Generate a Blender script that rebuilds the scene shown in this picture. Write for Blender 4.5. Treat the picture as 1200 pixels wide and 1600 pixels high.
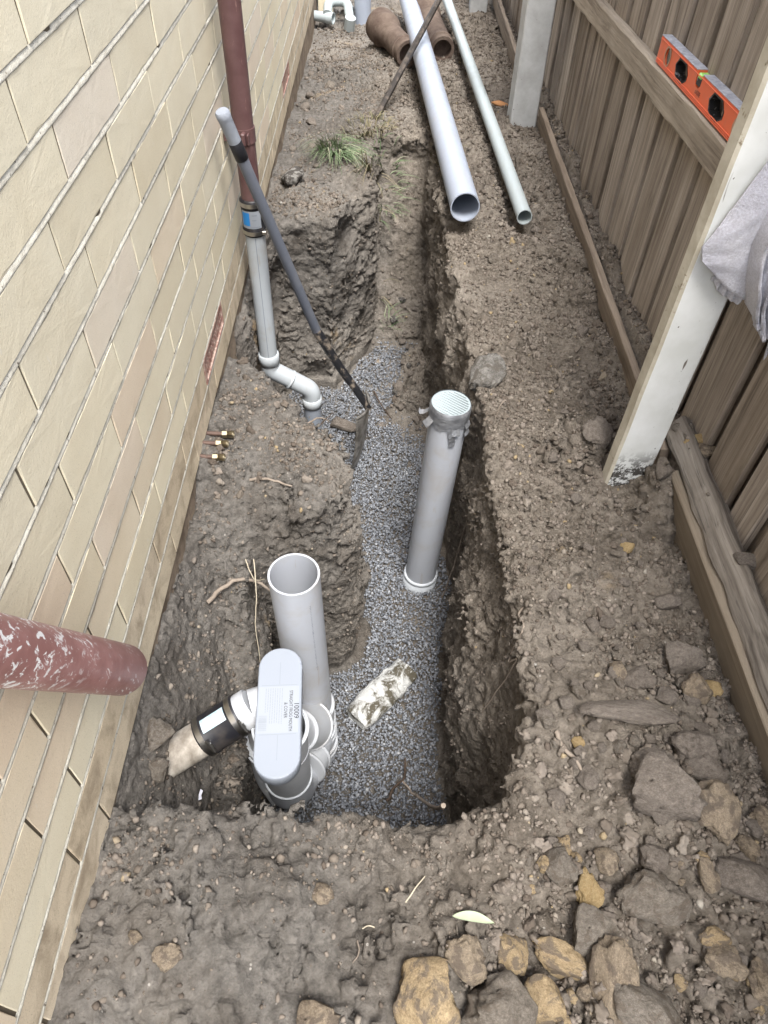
import bpy, bmesh, math, random
import numpy as np
from mathutils import Vector, Matrix
from mathutils import noise as mnoise
R_ = math.radians
SC = bpy.context.scene
for _o in list(bpy.data.objects):
    bpy.data.objects.remove(_o, do_unlink=True)
COL = SC.collection
rnd = random.Random(7)
rng = np.random.default_rng(11)

# ---------------------------------------------------------------- camera, sky, sun, exposure
cam_d = bpy.data.cameras.new('camera')
cam = bpy.data.objects.new('camera', cam_d)
COL.objects.link(cam)
cr = Vector((0.999561, 0.005532, 0.029099)); cu = Vector((-0.023364, 0.751091, 0.659786)); cf = Vector((0.018206, 0.660176, -0.750891))
M = Matrix((cr, cu, -cf)).transposed().to_4x4()
M.translation = Vector((0, 0, 1.3))
cam.matrix_world = M
cam_d.sensor_fit = 'VERTICAL'
cam_d.sensor_height = 24.0
cam_d.lens = 1120.0 / 1600.0 * 24.0
cam_d.clip_start = 0.02
cam_d.clip_end = 200
SC.camera = cam

SUN_EL, SUN_AZ = R_(66), R_(163)
world = bpy.data.worlds.new('World')
SC.world = world
world.use_nodes = True
wn = world.node_tree
wn.nodes.clear()
sky = wn.nodes.new('ShaderNodeTexSky')
sky.sky_type = 'NISHITA'
sky.sun_disc = False
sky.sun_elevation = SUN_EL
sky.sun_rotation = SUN_AZ
sky.air_density = 1.0
sky.dust_density = 2.5
hsv = wn.nodes.new('ShaderNodeHueSaturation')      # thin cloud: the blue is washed out
hsv.inputs['Saturation'].default_value = 0.42
bg = wn.nodes.new('ShaderNodeBackground')
bg.inputs['Strength'].default_value = 0.125
wo = wn.nodes.new('ShaderNodeOutputWorld')
wn.links.new(sky.outputs[0], hsv.inputs['Color'])
wn.links.new(hsv.outputs[0], bg.inputs['Color'])
wn.links.new(bg.outputs[0], wo.inputs['Surface'])

sun_d = bpy.data.lights.new('sun', 'SUN')
sun_d.energy = 1.5
sun_d.angle = R_(22)
sun_d.color = (1.0, 0.98, 0.95)
sun = bpy.data.objects.new('sun', sun_d)
COL.objects.link(sun)
# thin overcast: a broad, soft light from high up behind the camera
sd = Vector((math.sin(SUN_AZ) * math.cos(SUN_EL), math.cos(SUN_AZ) * math.cos(SUN_EL), math.sin(SUN_EL)))
sun.rotation_euler = (-sd).to_track_quat('-Z', 'Y').to_euler()

vs = SC.view_settings
vs.view_transform = 'Standard'
vs.look = 'None'
vs.exposure = 2.15
vs.gamma = 1.0
vs.use_curve_mapping = False
SC.cycles.max_bounces = 8
SC.cycles.diffuse_bounces = 5

# ---------------------------------------------------------------- node helpers
def srgb(r, g, b):
    f = lambda c: (c / 12.92 if c <= 0.04045 else ((c + 0.055) / 1.055) ** 2.4)
    return (f(r / 255), f(g / 255), f(b / 255), 1)

class NT:
    def __init__(s, name, rough=0.8, spec=0.3, metal=0.0):
        s.m = bpy.data.materials.new(name)
        s.m.use_nodes = True
        s.t = s.m.node_tree
        s.b = s.t.nodes['Principled BSDF']
        s.b.inputs['Roughness'].default_value = rough
        s.b.inputs['Specular IOR Level'].default_value = spec
        s.b.inputs['Metallic'].default_value = metal
        s.tc = s.t.nodes.new('ShaderNodeTexCoord')
        s.co = s.tc.outputs['Object']
    def L(s, a, b): s.t.links.new(a, b)
    def put(s, v, sock):
        if isinstance(v, bpy.types.NodeSocket): s.L(v, sock)
        elif isinstance(v, tuple) and len(v) == 3 and sock.type == 'RGBA': sock.default_value = v + (1,)
        else: sock.default_value = v
    def mapping(s, scale=(1, 1, 1), loc=(0, 0, 0), rot=(0, 0, 0), co=None):
        n = s.t.nodes.new('ShaderNodeMapping')
        s.L(co or s.co, n.inputs['Vector'])
        n.inputs['Scale'].default_value = scale; n.inputs['Location'].default_value = loc; n.inputs['Rotation'].default_value = rot
        return n.outputs[0]
    def offset_random(s):
        oi = s.t.nodes.new('ShaderNodeObjectInfo')
        a = s.t.nodes.new('ShaderNodeVectorMath'); a.operation = 'SCALE'
        a.inputs[0].default_value = (37.1, 17.3, 53.7); s.L(oi.outputs['Random'], a.inputs['Scale'])
        b = s.t.nodes.new('ShaderNodeVectorMath'); b.operation = 'ADD'
        s.L(s.co, b.inputs[0]); s.L(a.outputs[0], b.inputs[1])
        s.co = b.outputs[0]
        return oi.outputs['Random']
    def rand_obj(s):
        return s.t.nodes.new('ShaderNodeObjectInfo').outputs['Random']
    def rand_island(s):
        return s.t.nodes.new('ShaderNodeNewGeometry').outputs['Random Per Island']
    def noise(s, scale, detail=4, rough=0.55, dist=0.0, co=None):
        n = s.t.nodes.new('ShaderNodeTexNoise')
        n.inputs['Scale'].default_value = scale; n.inputs['Detail'].default_value = detail
        n.inputs['Roughness'].default_value = rough; n.inputs['Distortion'].default_value = dist
        s.L(co or s.co, n.inputs['Vector'])
        return n.outputs['Fac']
    def vor(s, scale, feature='F1', out='Distance', co=None, randomness=1.0):
        n = s.t.nodes.new('ShaderNodeTexVoronoi')
        n.feature = feature
        n.inputs['Scale'].default_value = scale
        n.inputs['Randomness'].default_value = randomness
        s.L(co or s.co, n.inputs['Vector'])
        return n.outputs[out]
    def sep(s, co=None):
        n = s.t.nodes.new('ShaderNodeSeparateXYZ'); s.L(co or s.co, n.inputs[0]); return n.outputs
    def ramp(s, v, stops):
        n = s.t.nodes.new('ShaderNodeValToRGB')
        e = n.color_ramp.elements
        while len(e) < len(stops): e.new(0.5)
        for el, (p, c) in zip(e, stops):
            el.position = p
            el.color = c if isinstance(c, tuple) and len(c) == 4 else (c + (1,) if isinstance(c, tuple) else (c, c, c, 1))
        s.L(v, n.inputs[0])
        return n.outputs[0]
    def rng(s, v, a, b, c=0.0, d=1.0):
        n = s.t.nodes.new('ShaderNodeMapRange')
        s.L(v, n.inputs[0])
        for i, q in enumerate((a, b, c, d)): n.inputs[i + 1].default_value = q
        return n.outputs[0]
    def mix(s, f, a, b, mode='MIX'):
        n = s.t.nodes.new('ShaderNodeMix'); n.data_type = 'RGBA'; n.blend_type = mode
        s.put(f, n.inputs[0]); s.put(a, n.inputs[6]); s.put(b, n.inputs[7])
        return n.outputs[2]
    def math(s, op, a, b=0.5):
        n = s.t.nodes.new('ShaderNodeMath'); n.operation = op
        s.put(a, n.inputs[0]); s.put(b, n.inputs[1])
        return n.outputs[0]
    def col(s, v): s.put(v, s.b.inputs['Base Color']); return s
    def rough(s, v): s.put(v, s.b.inputs['Roughness']); return s
    def bump(s, h, strength=0.5, dist=0.01):
        n = s.t.nodes.new('ShaderNodeBump')
        n.inputs['Strength'].default_value = strength; n.inputs['Distance'].default_value = dist
        s.L(h, n.inputs['Height'])
        if getattr(s, 'lastb', None) is not None: s.L(s.lastb, n.inputs['Normal'])
        s.lastb = n.outputs[0]
        s.L(n.outputs[0], s.b.inputs['Normal'])
        return s

MAT = {}
# --- soil
def soil_nodes(n, flecks=True):
    x = n.sep()[0]
    big = n.noise(1.3, 3, 0.6)
    mid = n.noise(7.0, 6, 0.6, 0.3)
    fine = n.noise(60, 6, 0.65)
    grit = n.noise(330, 3, 0.7)
    brown = n.mix(n.rng(fine, 0.3, 0.74), (0.113, 0.096, 0.077), (0.285, 0.249, 0.208))
    grey = n.mix(n.rng(fine, 0.3, 0.74), (0.090, 0.083, 0.074), (0.227, 0.209, 0.187))
    side = n.rng(n.math('ADD', x, n.math('MULTIPLY', n.noise(2.2, 3), 0.7)), 0.22, 0.62)
    c = n.mix(side, grey, brown)
    dark = n.mix(0.55, c, (0.05, 0.038, 0.028))
    c = n.mix(n.math('MULTIPLY', n.rng(mid, 0.46, 0.66), 0.8), c, dark)
    pale = n.mix(n.rng(big, 0.5, 0.68), c, n.mix(0.4, c, (0.36, 0.325, 0.28)))
    c = pale
    clay = n.math('MULTIPLY', n.rng(n.noise(3.1, 4, 0.5, 0.6), 0.66, 0.72), n.rng(n.noise(26, 4), 0.46, 0.58))
    c = n.mix(n.math('MULTIPLY', clay, 0.6), c, (0.297, 0.215, 0.121))
    c = n.mix(n.rng(grit, 0.35, 0.75, 0, 0.4), c, n.mix(1.0, c, (1.35, 1.3, 1.25), 'MULTIPLY'))
    if flecks:
        v = n.vor(95)
        vc = n.vor(95, out='Color')
        pick = n.math('MULTIPLY', n.rng(v, 0.24, 0.16), n.rng(n.sep(vc)[0], 0.975, 0.98))
        c = n.mix(pick, c, (0.40, 0.37, 0.33))
    n.col(c)
    n.bump(n.noise(48, 8, 0.75), 0.8, 0.016)
    n.bump(n.vor(150), 0.5, 0.006)
    n.bump(n.noise(260, 6, 0.78), 0.9, 0.005)
n = NT('soil', 0.95, 0.12); soil_nodes(n); MAT['soil'] = n.m
n = NT('crumb_soil', 0.95, 0.12)
ri = n.rand_island()
c = n.ramp(ri, [(0.0, (0.080, 0.065, 0.053)), (0.4, (0.118, 0.100, 0.082)), (0.8, (0.155, 0.133, 0.113)), (0.984, (0.188, 0.165, 0.138)), (0.986, (0.226, 0.176, 0.106)), (0.9955, (0.226, 0.176, 0.106)), (0.9975, (0.248, 0.237, 0.216))])
c = n.mix(n.rng(n.noise(140, 4), 0.35, 0.7, 0, 0.5), c, n.mix(1.0, c, (1.5, 1.45, 1.4), 'MULTIPLY'))
n.col(c); n.bump(n.noise(150, 5, 0.7), 0.5, 0.004); MAT['crumb'] = n.m

def clod_mat(name, a, b, patch=None):
    """object space is a unit ball, so the scales are per clod"""
    n = NT(name, 0.95, 0.1)
    r = n.offset_random()
    f = n.noise(4.5, 8, 0.7)
    c = n.mix(n.rng(f, 0.32, 0.68), a, b)
    if patch:
        c = n.mix(n.rng(n.noise(1.5, 5, 0.65, 0.4), 0.5, 0.58), c, patch)
    c = n.mix(n.rng(r, 0, 1, 0, 0.4), c, n.mix(1.0, c, (0.72, 0.7, 0.68), 'MULTIPLY'))
    c = n.mix(n.rng(n.noise(18, 4, 0.7), 0.45, 0.7, 0, 0.6), c, n.mix(1.0, c, (1.5, 1.45, 1.4), 'MULTIPLY'))
    c = n.mix(n.rng(n.noise(11, 5, 0.7), 0.58, 0.7, 0, 0.6), c, n.mix(1.0, c, (0.45, 0.43, 0.4), 'MULTIPLY'))
    n.col(c)
    n.bump(n.noise(5, 9, 0.78), 0.9, 0.012)
    n.bump(n.noise(22, 5, 0.75), 0.7, 0.003)
    MAT[name] = n.m
clod_mat('clod_brown', (0.134, 0.114, 0.097), (0.268, 0.235, 0.202))
clod_mat('clod_grey', (0.132, 0.115, 0.096), (0.264, 0.234, 0.198), (0.150, 0.126, 0.102))
clod_mat('clod_tan', (0.198, 0.159, 0.116), (0.356, 0.293, 0.218), (0.166, 0.135, 0.106))
clod_mat('clod_yellow', (0.275, 0.204, 0.121), (0.468, 0.365, 0.227), (0.200, 0.161, 0.121))
clod_mat('clod_ochre', (0.315, 0.220, 0.106), (0.452, 0.347, 0.194))
clod_mat('clod_dark', (0.05, 0.045, 0.04), (0.12, 0.11, 0.1), (0.25, 0.24, 0.22))
clod_mat('mortar_lump', (0.094, 0.088, 0.078), (0.281, 0.269, 0.250), (0.125, 0.113, 0.098))

n = NT('gravel_stone', 0.75, 0.35)
ri = n.rand_island()
c = n.ramp(ri, [(0.0, (0.100, 0.105, 0.116)), (0.3, (0.148, 0.156, 0.170)), (0.75, (0.205, 0.214, 0.231)), (0.95, (0.265, 0.274, 0.29)), (1.0, (0.34, 0.342, 0.345))])
c = n.mix(n.rng(n.noise(400, 2), 0.4, 0.7, 0, 0.35), c, n.mix(1.0, c, (1.5, 1.5, 1.5), 'MULTIPLY'))
n.col(c); MAT['gravel'] = n.m

# --- brick
n = NT('brick', 0.9, 0.2)
r = n.offset_random()
base = n.ramp(r, [(0.0, (0.742, 0.675, 0.510)), (0.35, (0.711, 0.654, 0.505)), (0.6, (0.680, 0.613, 0.455)), (0.8, (0.711, 0.618, 0.470)), (0.93, (0.680, 0.567, 0.436)), (1.0, (0.752, 0.711, 0.604))])
c = n.mix(n.rng(n.noise(5, 4, 0.6), 0.35, 0.7, 0, 0.5), base, n.mix(1.0, base, (0.88, 0.84, 0.78), 'MULTIPLY'))
c = n.mix(n.rng(n.noise(500, 2, 0.7), 0.5, 0.8, 0, 0.6), c, n.mix(1.0, c, (1.18, 1.18, 1.16), 'MULTIPLY'))
c = n.mix(n.rng(n.noise(420, 2, 0.7), 0.62, 0.7, 0, 0.45), c, (0.3, 0.25, 0.18))
c = n.mix(n.rng(n.noise(28, 5, 0.6, 0.8), 0.68, 0.74, 0, 0.45), c, (0.68, 0.65, 0.58))
n.col(c)
n.bump(n.noise(260, 5, 0.7), 0.3, 0.002)
n.bump(n.noise(24, 6, 0.6), 0.18, 0.004)
MAT['brick'] = n.m
n = NT('low_brick', 0.9, 0.2)       # the bottom courses carry splashed dirt
r = n.offset_random()
base = n.ramp(r, [(0.0, (0.600, 0.515, 0.377)), (0.5, (0.580, 0.485, 0.348)), (1.0, (0.630, 0.540, 0.405))])
d = n.rng(n.noise(13, 6, 0.65, 0.5), 0.45, 0.68, 0, 0.75)
c = n.mix(d, base, (0.27, 0.21, 0.145))
c = n.mix(n.rng(n.noise(420, 2, 0.7), 0.58, 0.7, 0, 0.6), c, (0.2, 0.16, 0.12))
n.col(c)
n.bump(n.noise(160, 4, 0.6), 0.3, 0.002); n.bump(n.noise(30, 5, 0.6), 0.25, 0.003)
MAT['low_brick'] = n.m
n = NT('mortar', 0.95, 0.1)
c = n.mix(n.rng(n.noise(40, 5, 0.6), 0.35, 0.7), (0.40, 0.376, 0.315), (0.57, 0.545, 0.47))
c = n.mix(n.rng(n.noise(120, 3, 0.6), 0.64, 0.70), c, (0.12, 0.10, 0.08))
n.col(c); n.bump(n.noise(160, 5, 0.7), 0.6, 0.004)
MAT['mortar'] = n.m
n = NT('perpend_mortar', 0.95, 0.1)  # dark colour stands in for the shade inside the narrow upright joints
n.col(n.mix(n.noise(60, 4), (0.10, 0.082, 0.060), (0.17, 0.142, 0.105))); n.bump(n.noise(160, 5, 0.7), 0.5, 0.003)
MAT['shaded_perpend'] = n.m
n = NT('footing', 0.95, 0.1)
c = n.mix(n.rng(n.noise(9, 6, 0.65), 0.35, 0.65), (0.15, 0.115, 0.085), (0.30, 0.24, 0.18))
c = n.mix(n.rng(n.noise(30, 5, 0.7), 0.55, 0.65, 0, 0.8), c, (0.13, 0.10, 0.08))
n.col(c); n.bump(n.noise(50, 6, 0.7), 0.7, 0.01)
MAT['footing'] = n.m
n = NT('terracotta_vent', 0.85, 0.2)
n.col(n.mix(n.rng(n.noise(60, 5), 0.4, 0.65), (0.24, 0.125, 0.10), (0.40, 0.30, 0.25))); n.bump(n.noise(200, 4), 0.3, 0.002)
MAT['vent'] = n.m

# --- plastics
def pvc(name, base, dirt=0.25, rough=0.33, dirtcol=(0.3, 0.25, 0.19), dscale=9):
    n = NT(name, rough, 0.45)
    f = n.math('MULTIPLY', n.rng(n.noise(dscale, 6, 0.65, 0.4), 0.5, 0.75), dirt)
    c = n.mix(f, base, dirtcol)
    sc = n.rng(n.noise(60, 3, 0.6, 0.0, n.mapping((1, 1, 0.12))), 0.66, 0.7, 0, dirt * 0.8)
    c = n.mix(sc, c, dirtcol)
    n.col(c)
    n.rough(n.rng(n.noise(14, 4), 0.3, 0.7, rough - 0.05, rough + 0.2))
    n.bump(n.noise(25, 3), 0.05, 0.003)
    MAT[name] = n.m
pvc('pvc_white', (0.378, 0.390, 0.408), 0.32)
pvc('pvc_grey', (0.371, 0.385, 0.414), 0.45)
pvc('pvc_blue_white', (0.298, 0.331, 0.394), 0.22)
pvc('pvc_pressure', (0.367, 0.410, 0.415), 0.22)
pvc('pvc_bright', (0.235, 0.257, 0.294), 0.05, 0.3)
pvc('pvc_aged', (0.387, 0.414, 0.432), 0.5, 0.4)
pvc('pvc_cap', (0.27, 0.31, 0.32), 0.15, 0.4)
n = NT('solvent_bead', 0.3, 0.5); n.col((0.491, 0.515, 0.539)); MAT['pvc_rim'] = n.m
n = NT('maroon_paint', 0.42, 0.4)
c = n.mix(n.rng(n.noise(14, 5, 0.6), 0.4, 0.7), (0.085, 0.043, 0.042), (0.125, 0.070, 0.066))
c = n.mix(n.rng(n.noise(40, 5, 0.7, 0.0, n.mapping((1, 1, 0.25))), 0.62, 0.7, 0, 0.6), c, (0.34, 0.22, 0.19))
n.col(c); n.bump(n.noise(60, 4), 0.12, 0.003)
MAT['maroon'] = n.m
n = NT('splashed_maroon', 0.38, 0.45)
ob = n.sep()
base = n.mix(n.rng(n.noise(16, 5, 0.6), 0.4, 0.7), (0.247, 0.120, 0.108), (0.352, 0.188, 0.173))
st = n.math('MULTIPLY', n.rng(n.noise(190, 2, 0.5, 0.8, n.mapping((1, 1, 0.3))), 0.62, 0.65), n.rng(n.noise(16, 3), 0.48, 0.60))
heavy = n.rng(n.noise(75, 4, 0.65, 0.6), 0.56, 0.61)
mask = n.rng(n.math('ADD', ob[2], n.math('MULTIPLY', n.noise(9, 3), 0.12)), 0.20, 0.34)
c = n.mix(n.math('MAXIMUM', st, n.math('MULTIPLY', heavy, mask)), base, (0.72, 0.71, 0.70))
n.col(c); n.bump(n.noise(80, 4), 0.15, 0.003)
MAT['maroon_splash'] = n.m
n = NT('black_rubber', 0.45, 0.4); n.col(n.mix(n.rng(n.noise(18, 5), 0.5, 0.75, 0, 0.4), (0.012, 0.012, 0.015), (0.12, 0.1, 0.08))); MAT['rubber'] = n.m
n = NT('clamp_steel', 0.28, 0.5, 1.0); n.col(n.mix(n.noise(40, 4), (0.42, 0.40, 0.36), (0.66, 0.64, 0.6))); MAT['steel'] = n.m
n = NT('old_pipe_stone', 0.9, 0.2)
c = n.mix(n.rng(n.noise(22, 6, 0.65, 0.0, n.mapping((1, 1, 0.3))), 0.38, 0.65), (0.19, 0.165, 0.135), (0.42, 0.385, 0.335))
n.col(c); n.bump(n.noise(80, 5, 0.7), 0.5, 0.004); MAT['oldpipe'] = n.m
n = NT('terracotta_pipe', 0.85, 0.2)
c = n.mix(n.rng(n.noise(12, 6, 0.65), 0.38, 0.62), (0.07, 0.048, 0.038), (0.13, 0.098, 0.078))
c = n.mix(n.rng(n.noise(30, 5, 0.7), 0.55, 0.66), c, (0.11, 0.085, 0.065))
n.col(c); n.bump(n.noise(70, 5, 0.7), 0.5, 0.005); MAT['clay_pipe'] = n.m
n = NT('label_white', 0.4, 0.4); n.col((0.261, 0.281, 0.311)); MAT['label'] = n.m
n = NT('label_blue', 0.4, 0.4); n.col((0.02, 0.20, 0.52)); MAT['label_blue'] = n.m
n = NT('label_teal', 0.35, 0.4); n.col(n.mix(n.rng(n.noise(60, 3), 0.4, 0.6), (0.315, 0.462, 0.518), (0.476, 0.518, 0.546))); MAT['label_teal'] = n.m
n = NT('ink', 0.6, 0.2); n.col((0.03, 0.03, 0.035)); MAT['ink'] = n.m
n = NT('grey_ink', 0.6, 0.2); n.col((0.22, 0.24, 0.27)); MAT['grey_ink'] = n.m
n = NT('duct_tape', 0.34, 0.5, 0.55)
n.col(n.mix(n.rng(n.noise(30, 4), 0.4, 0.65), (0.216, 0.223, 0.238), (0.360, 0.367, 0.382))); n.bump(n.noise(45, 4, 0.6, 0.5, n.mapping((1, 1, 4))), 0.5, 0.006); MAT['tape'] = n.m
# --- shovel / bar
n = NT('grey_fibreglass', 0.5, 0.4); n.col(n.mix(n.rng(n.noise(10, 5), 0.45, 0.7, 0, 0.5), (0.105, 0.115, 0.14), (0.19, 0.19, 0.2))); MAT['fibreglass'] = n.m
n = NT('grip_grey', 0.55, 0.35); n.col(n.mix(n.noise(30, 4), (0.205, 0.223, 0.260), (0.285, 0.304, 0.335))); n.bump(n.noise(60, 4, 0.6, 0.6), 0.5, 0.004); MAT['grip'] = n.m
n = NT('black_steel', 0.4, 0.5); c = n.mix(n.rng(n.noise(20, 6, 0.65, 0.4), 0.52, 0.62), (0.016, 0.016, 0.018), (0.2, 0.165, 0.13)); n.col(c); MAT['black_steel'] = n.m
n = NT('worn_steel', 0.45, 0.5, 0.7); n.col(n.mix(n.rng(n.noise(24, 6, 0.65), 0.42, 0.6), (0.16, 0.145, 0.125), (0.36, 0.34, 0.31))); MAT['worn_steel'] = n.m
n = NT('bar_iron', 0.55, 0.4, 0.3); n.col(n.mix(n.rng(n.noise(28, 5), 0.45, 0.7), (0.04, 0.034, 0.03), (0.13, 0.105, 0.085))); MAT['bar'] = n.m
n = NT('brass', 0.32, 0.5, 1.0); n.col(n.mix(n.noise(90, 4), (0.24, 0.19, 0.11), (0.56, 0.50, 0.36))); MAT['brass'] = n.m
n = NT('copper', 0.6, 0.3, 0.3); n.col(n.mix(n.noise(60, 4), (0.065, 0.042, 0.034), (0.15, 0.098, 0.078))); MAT['copper'] = n.m
# --- timber
def timber(name, a, b, dark, axis, mul=1.0, lich=None, rough=0.85):
    """grain runs along the object's local axis"""
    n = NT(name, rough, 0.2)
    r = n.offset_random()
    s = [1, 1, 1]; s[axis] = 0.035
    g1 = n.noise(42 * mul, 6, 0.7, 0.35, n.mapping(tuple(s)))
    s2 = [1, 1, 1]; s2[axis] = 0.02
    g2 = n.noise(170 * mul, 4, 0.7, 0.2, n.mapping(tuple(s2)))
    c = n.mix(n.rng(g1, 0.34, 0.66), a, b)
    c = n.mix(n.rng(g2, 0.54, 0.70, 0, 0.7), c, dark)
    c = n.mix(n.rng(n.noise(13, 5, 0.7, 0.6, n.mapping(tuple(0.10 if q == axis else 1 for q in range(3)))), 0.52, 0.66, 0, 0.65), c, dark)
    c = n.mix(n.rng(n.noise(5, 4, 0.6), 0.4, 0.7, 0, 0.6), c, n.mix(1.0, c, (0.72, 0.69, 0.66), 'MULTIPLY'))
    c = n.mix(n.rng(r, 0, 1, 0, 0.9), c, n.mix(1.0, c, (0.62, 0.585, 0.54), 'MULTIPLY'))
    if lich: c = n.mix(n.rng(n.noise(4, 5, 0.6), 0.55, 0.7, 0, 0.7), c, lich)
    n.col(c)
    n.bump(g1, 0.35, 0.004); n.bump(g2, 0.6, 0.003)
    MAT[name] = n.m
timber('paling_wood', (0.235, 0.195, 0.158), (0.46, 0.405, 0.345), (0.085, 0.066, 0.05), 2)
timber('rail_wood', (0.334, 0.291, 0.242), (0.617, 0.562, 0.485), (0.177, 0.144, 0.117), 1, 0.9)
timber('plinth_wood', (0.220, 0.178, 0.141), (0.379, 0.318, 0.258), (0.121, 0.095, 0.073), 1)
timber('treated_wood', (0.18, 0.148, 0.112), (0.26, 0.218, 0.168), (0.13, 0.104, 0.078), 1, 0.6)
timber('weathered_wood', (0.085, 0.070, 0.058), (0.33, 0.30, 0.262), (0.018, 0.014, 0.012), 1, 0.6)
n = NT('post_paint', 0.7, 0.3)
z = n.sep()[2]
c = n.mix(n.rng(n.noise(8, 5, 0.6), 0.35, 0.7), (0.56, 0.57, 0.545), (0.68, 0.69, 0.68))
c = n.mix(n.rng(n.noise(70, 3, 0.6), 0.71, 0.74), c, (0.10, 0.085, 0.07))
c = n.mix(n.rng(n.noise(36, 2, 0.5, 0.0, n.mapping((1, 1, 0.2), (3, 1, 2))), 0.72, 0.74), c, (0.14, 0.12, 0.1))
low = n.math('MULTIPLY', n.rng(z, -0.60, -0.66), n.rng(n.noise(75, 5, 0.7), 0.45, 0.52))
c = n.mix(low, c, (0.06, 0.055, 0.05))
n.col(c); n.bump(n.noise(40, 5), 0.25, 0.003); MAT['post'] = n.m
n = NT('post_edge', 0.8, 0.25)
c = n.mix(n.rng(n.noise(14, 6, 0.65), 0.35, 0.65), (0.36, 0.325, 0.255), (0.48, 0.445, 0.365))
c = n.mix(n.rng(n.noise(26, 5, 0.7), 0.64, 0.7), c, (0.2, 0.16, 0.11))
n.col(c); n.bump(n.noise(50, 5), 0.35, 0.003); MAT['post_edge'] = n.m
n = NT('old_post', 0.8, 0.25)
c = n.mix(n.rng(n.noise(10, 6, 0.65), 0.35, 0.65), (0.34, 0.34, 0.33), (0.46, 0.465, 0.46))
c = n.mix(n.rng(n.noise(60, 3), 0.7, 0.73), c, (0.15, 0.13, 0.11))
n.col(c); n.bump(n.noise(50, 5), 0.3, 0.003); MAT['old_post'] = n.m
# --- level, towel
n = NT('orange_paint', 0.42, 0.4); c = n.mix(n.rng(n.noise(30, 5), 0.5, 0.75, 0, 0.55), (0.74, 0.135, 0.045), (0.5, 0.17, 0.09)); n.col(c); MAT['orange'] = n.m
n = NT('level_top', 0.6, 0.3); n.col(n.mix(n.rng(n.noise(40, 5, 0.7, 0.8), 0.4, 0.65), (0.26, 0.27, 0.31), (0.46, 0.47, 0.51))); MAT['level_top'] = n.m
n = NT('black_plastic', 0.5, 0.4); n.col(n.mix(n.rng(n.noise(90, 4, 0.7), 0.57, 0.68), (0.012, 0.012, 0.013), (0.3, 0.3, 0.31))); MAT['black_plastic'] = n.m
n = NT('vial_green', 0.2, 0.5); n.col((0.36, 0.74, 0.16)); MAT['vial'] = n.m
n = NT('vial_clear', 0.15, 0.5); n.col((0.10, 0.12, 0.11)); MAT['vial_clear'] = n.m
n = NT('vial_ring', 0.4, 0.4); n.col((0.42, 0.24, 0.15)); MAT['vial_ring'] = n.m
n = NT('towel', 1.0, 0.05); n.b.inputs['Sheen Weight'].default_value = 0.3
c = n.mix(n.rng(n.noise(9, 4), 0.4, 0.7), (0.517, 0.517, 0.578), (0.660, 0.654, 0.693))
c = n.mix(n.rng(n.noise(240, 3, 0.7), 0.42, 0.6, 0.45, 0), c, (0.33, 0.315, 0.345))
n.col(c); n.bump(n.noise(260, 4, 0.75), 0.9, 0.005); MAT['towel'] = n.m
# --- plants, roots, bits
n = NT('grass_blade', 0.6, 0.3); n.col(n.ramp(n.rand_island(), [(0.0, (0.06, 0.10, 0.04)), (0.5, (0.12, 0.175, 0.085)), (0.8, (0.21, 0.26, 0.15)), (1.0, (0.34, 0.33, 0.23))])); MAT['grass'] = n.m
n = NT('dry_grass_blade', 0.7, 0.2); n.col(n.ramp(n.rand_island(), [(0.0, (0.07, 0.085, 0.035)), (0.35, (0.14, 0.125, 0.07)), (1.0, (0.25, 0.21, 0.135))])); MAT['drygrass'] = n.m
n = NT('root_pale', 0.85, 0.2); n.col(n.mix(n.noise(60, 4), (0.15, 0.12, 0.092), (0.29, 0.243, 0.20))); n.bump(n.noise(200, 4), 0.4, 0.002); MAT['root'] = n.m
n = NT('root_dark', 0.85, 0.2); n.col(n.mix(n.noise(60, 4), (0.035, 0.025, 0.02), (0.10, 0.07, 0.05))); MAT['root_dark'] = n.m
n = NT('leaf_pale', 0.55, 0.3); n.col(n.mix(n.noise(60, 3), (0.22, 0.27, 0.16), (0.32, 0.36, 0.25))); MAT['leaf'] = n.m
n = NT('straw', 0.7, 0.2); n.col((0.42, 0.37, 0.28)); MAT['straw'] = n.m
n = NT('paper_scrap', 0.8, 0.2); n.col((0.6, 0.6, 0.66)); MAT['paper'] = n.m
n = NT('wood_chip', 0.8, 0.2); n.col(n.mix(n.noise(60, 4), (0.34, 0.15, 0.06), (0.5, 0.27, 0.13))); MAT['chip'] = n.m
n = NT('plaster_crust', 0.95, 0.1)
c = n.mix(n.rng(n.noise(14, 6, 0.65, 0.4), 0.44, 0.54), (0.085, 0.075, 0.055), (0.50, 0.50, 0.48))
c = n.mix(n.rng(n.noise(90, 4, 0.7), 0.56, 0.66, 0, 0.6), c, (0.62, 0.62, 0.6))
n.col(c); n.bump(n.noise(90, 6, 0.7), 0.8, 0.008); MAT['crust'] = n.m

# ---------------------------------------------------------------- object helpers
def tag(o, label=None, cat=None, group=None, kind=None):
    if label: o['label'] = label
    if cat: o['category'] = cat
    if group: o['group'] = group
    if kind: o['kind'] = kind
    return o
def link(name, me, m=None, parent=None):
    o = bpy.data.objects.new(name, me)
    COL.objects.link(o)
    if m is not None:
        me.materials.clear()
        for q in (m if isinstance(m, (list, tuple)) else [m]): me.materials.append(q)
    if parent is not None:
        o.parent = parent
        o.matrix_parent_inverse = Matrix.Identity(4)
    return o
def empty(name, loc, label, cat, group=None):
    o = bpy.data.objects.new(name, None)
    o.empty_display_size = 0.05
    COL.objects.link(o); o.location = loc
    return tag(o, label, cat, group)
def mesh_from(v, f, smooth=False):
    me = bpy.data.meshes.new('shape')
    me.from_pydata([tuple(p) for p in v], [], [tuple(q) for q in f])
    me.update()
    if smooth: me.polygons.foreach_set('use_smooth', [True] * len(me.polygons))
    return me
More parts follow.
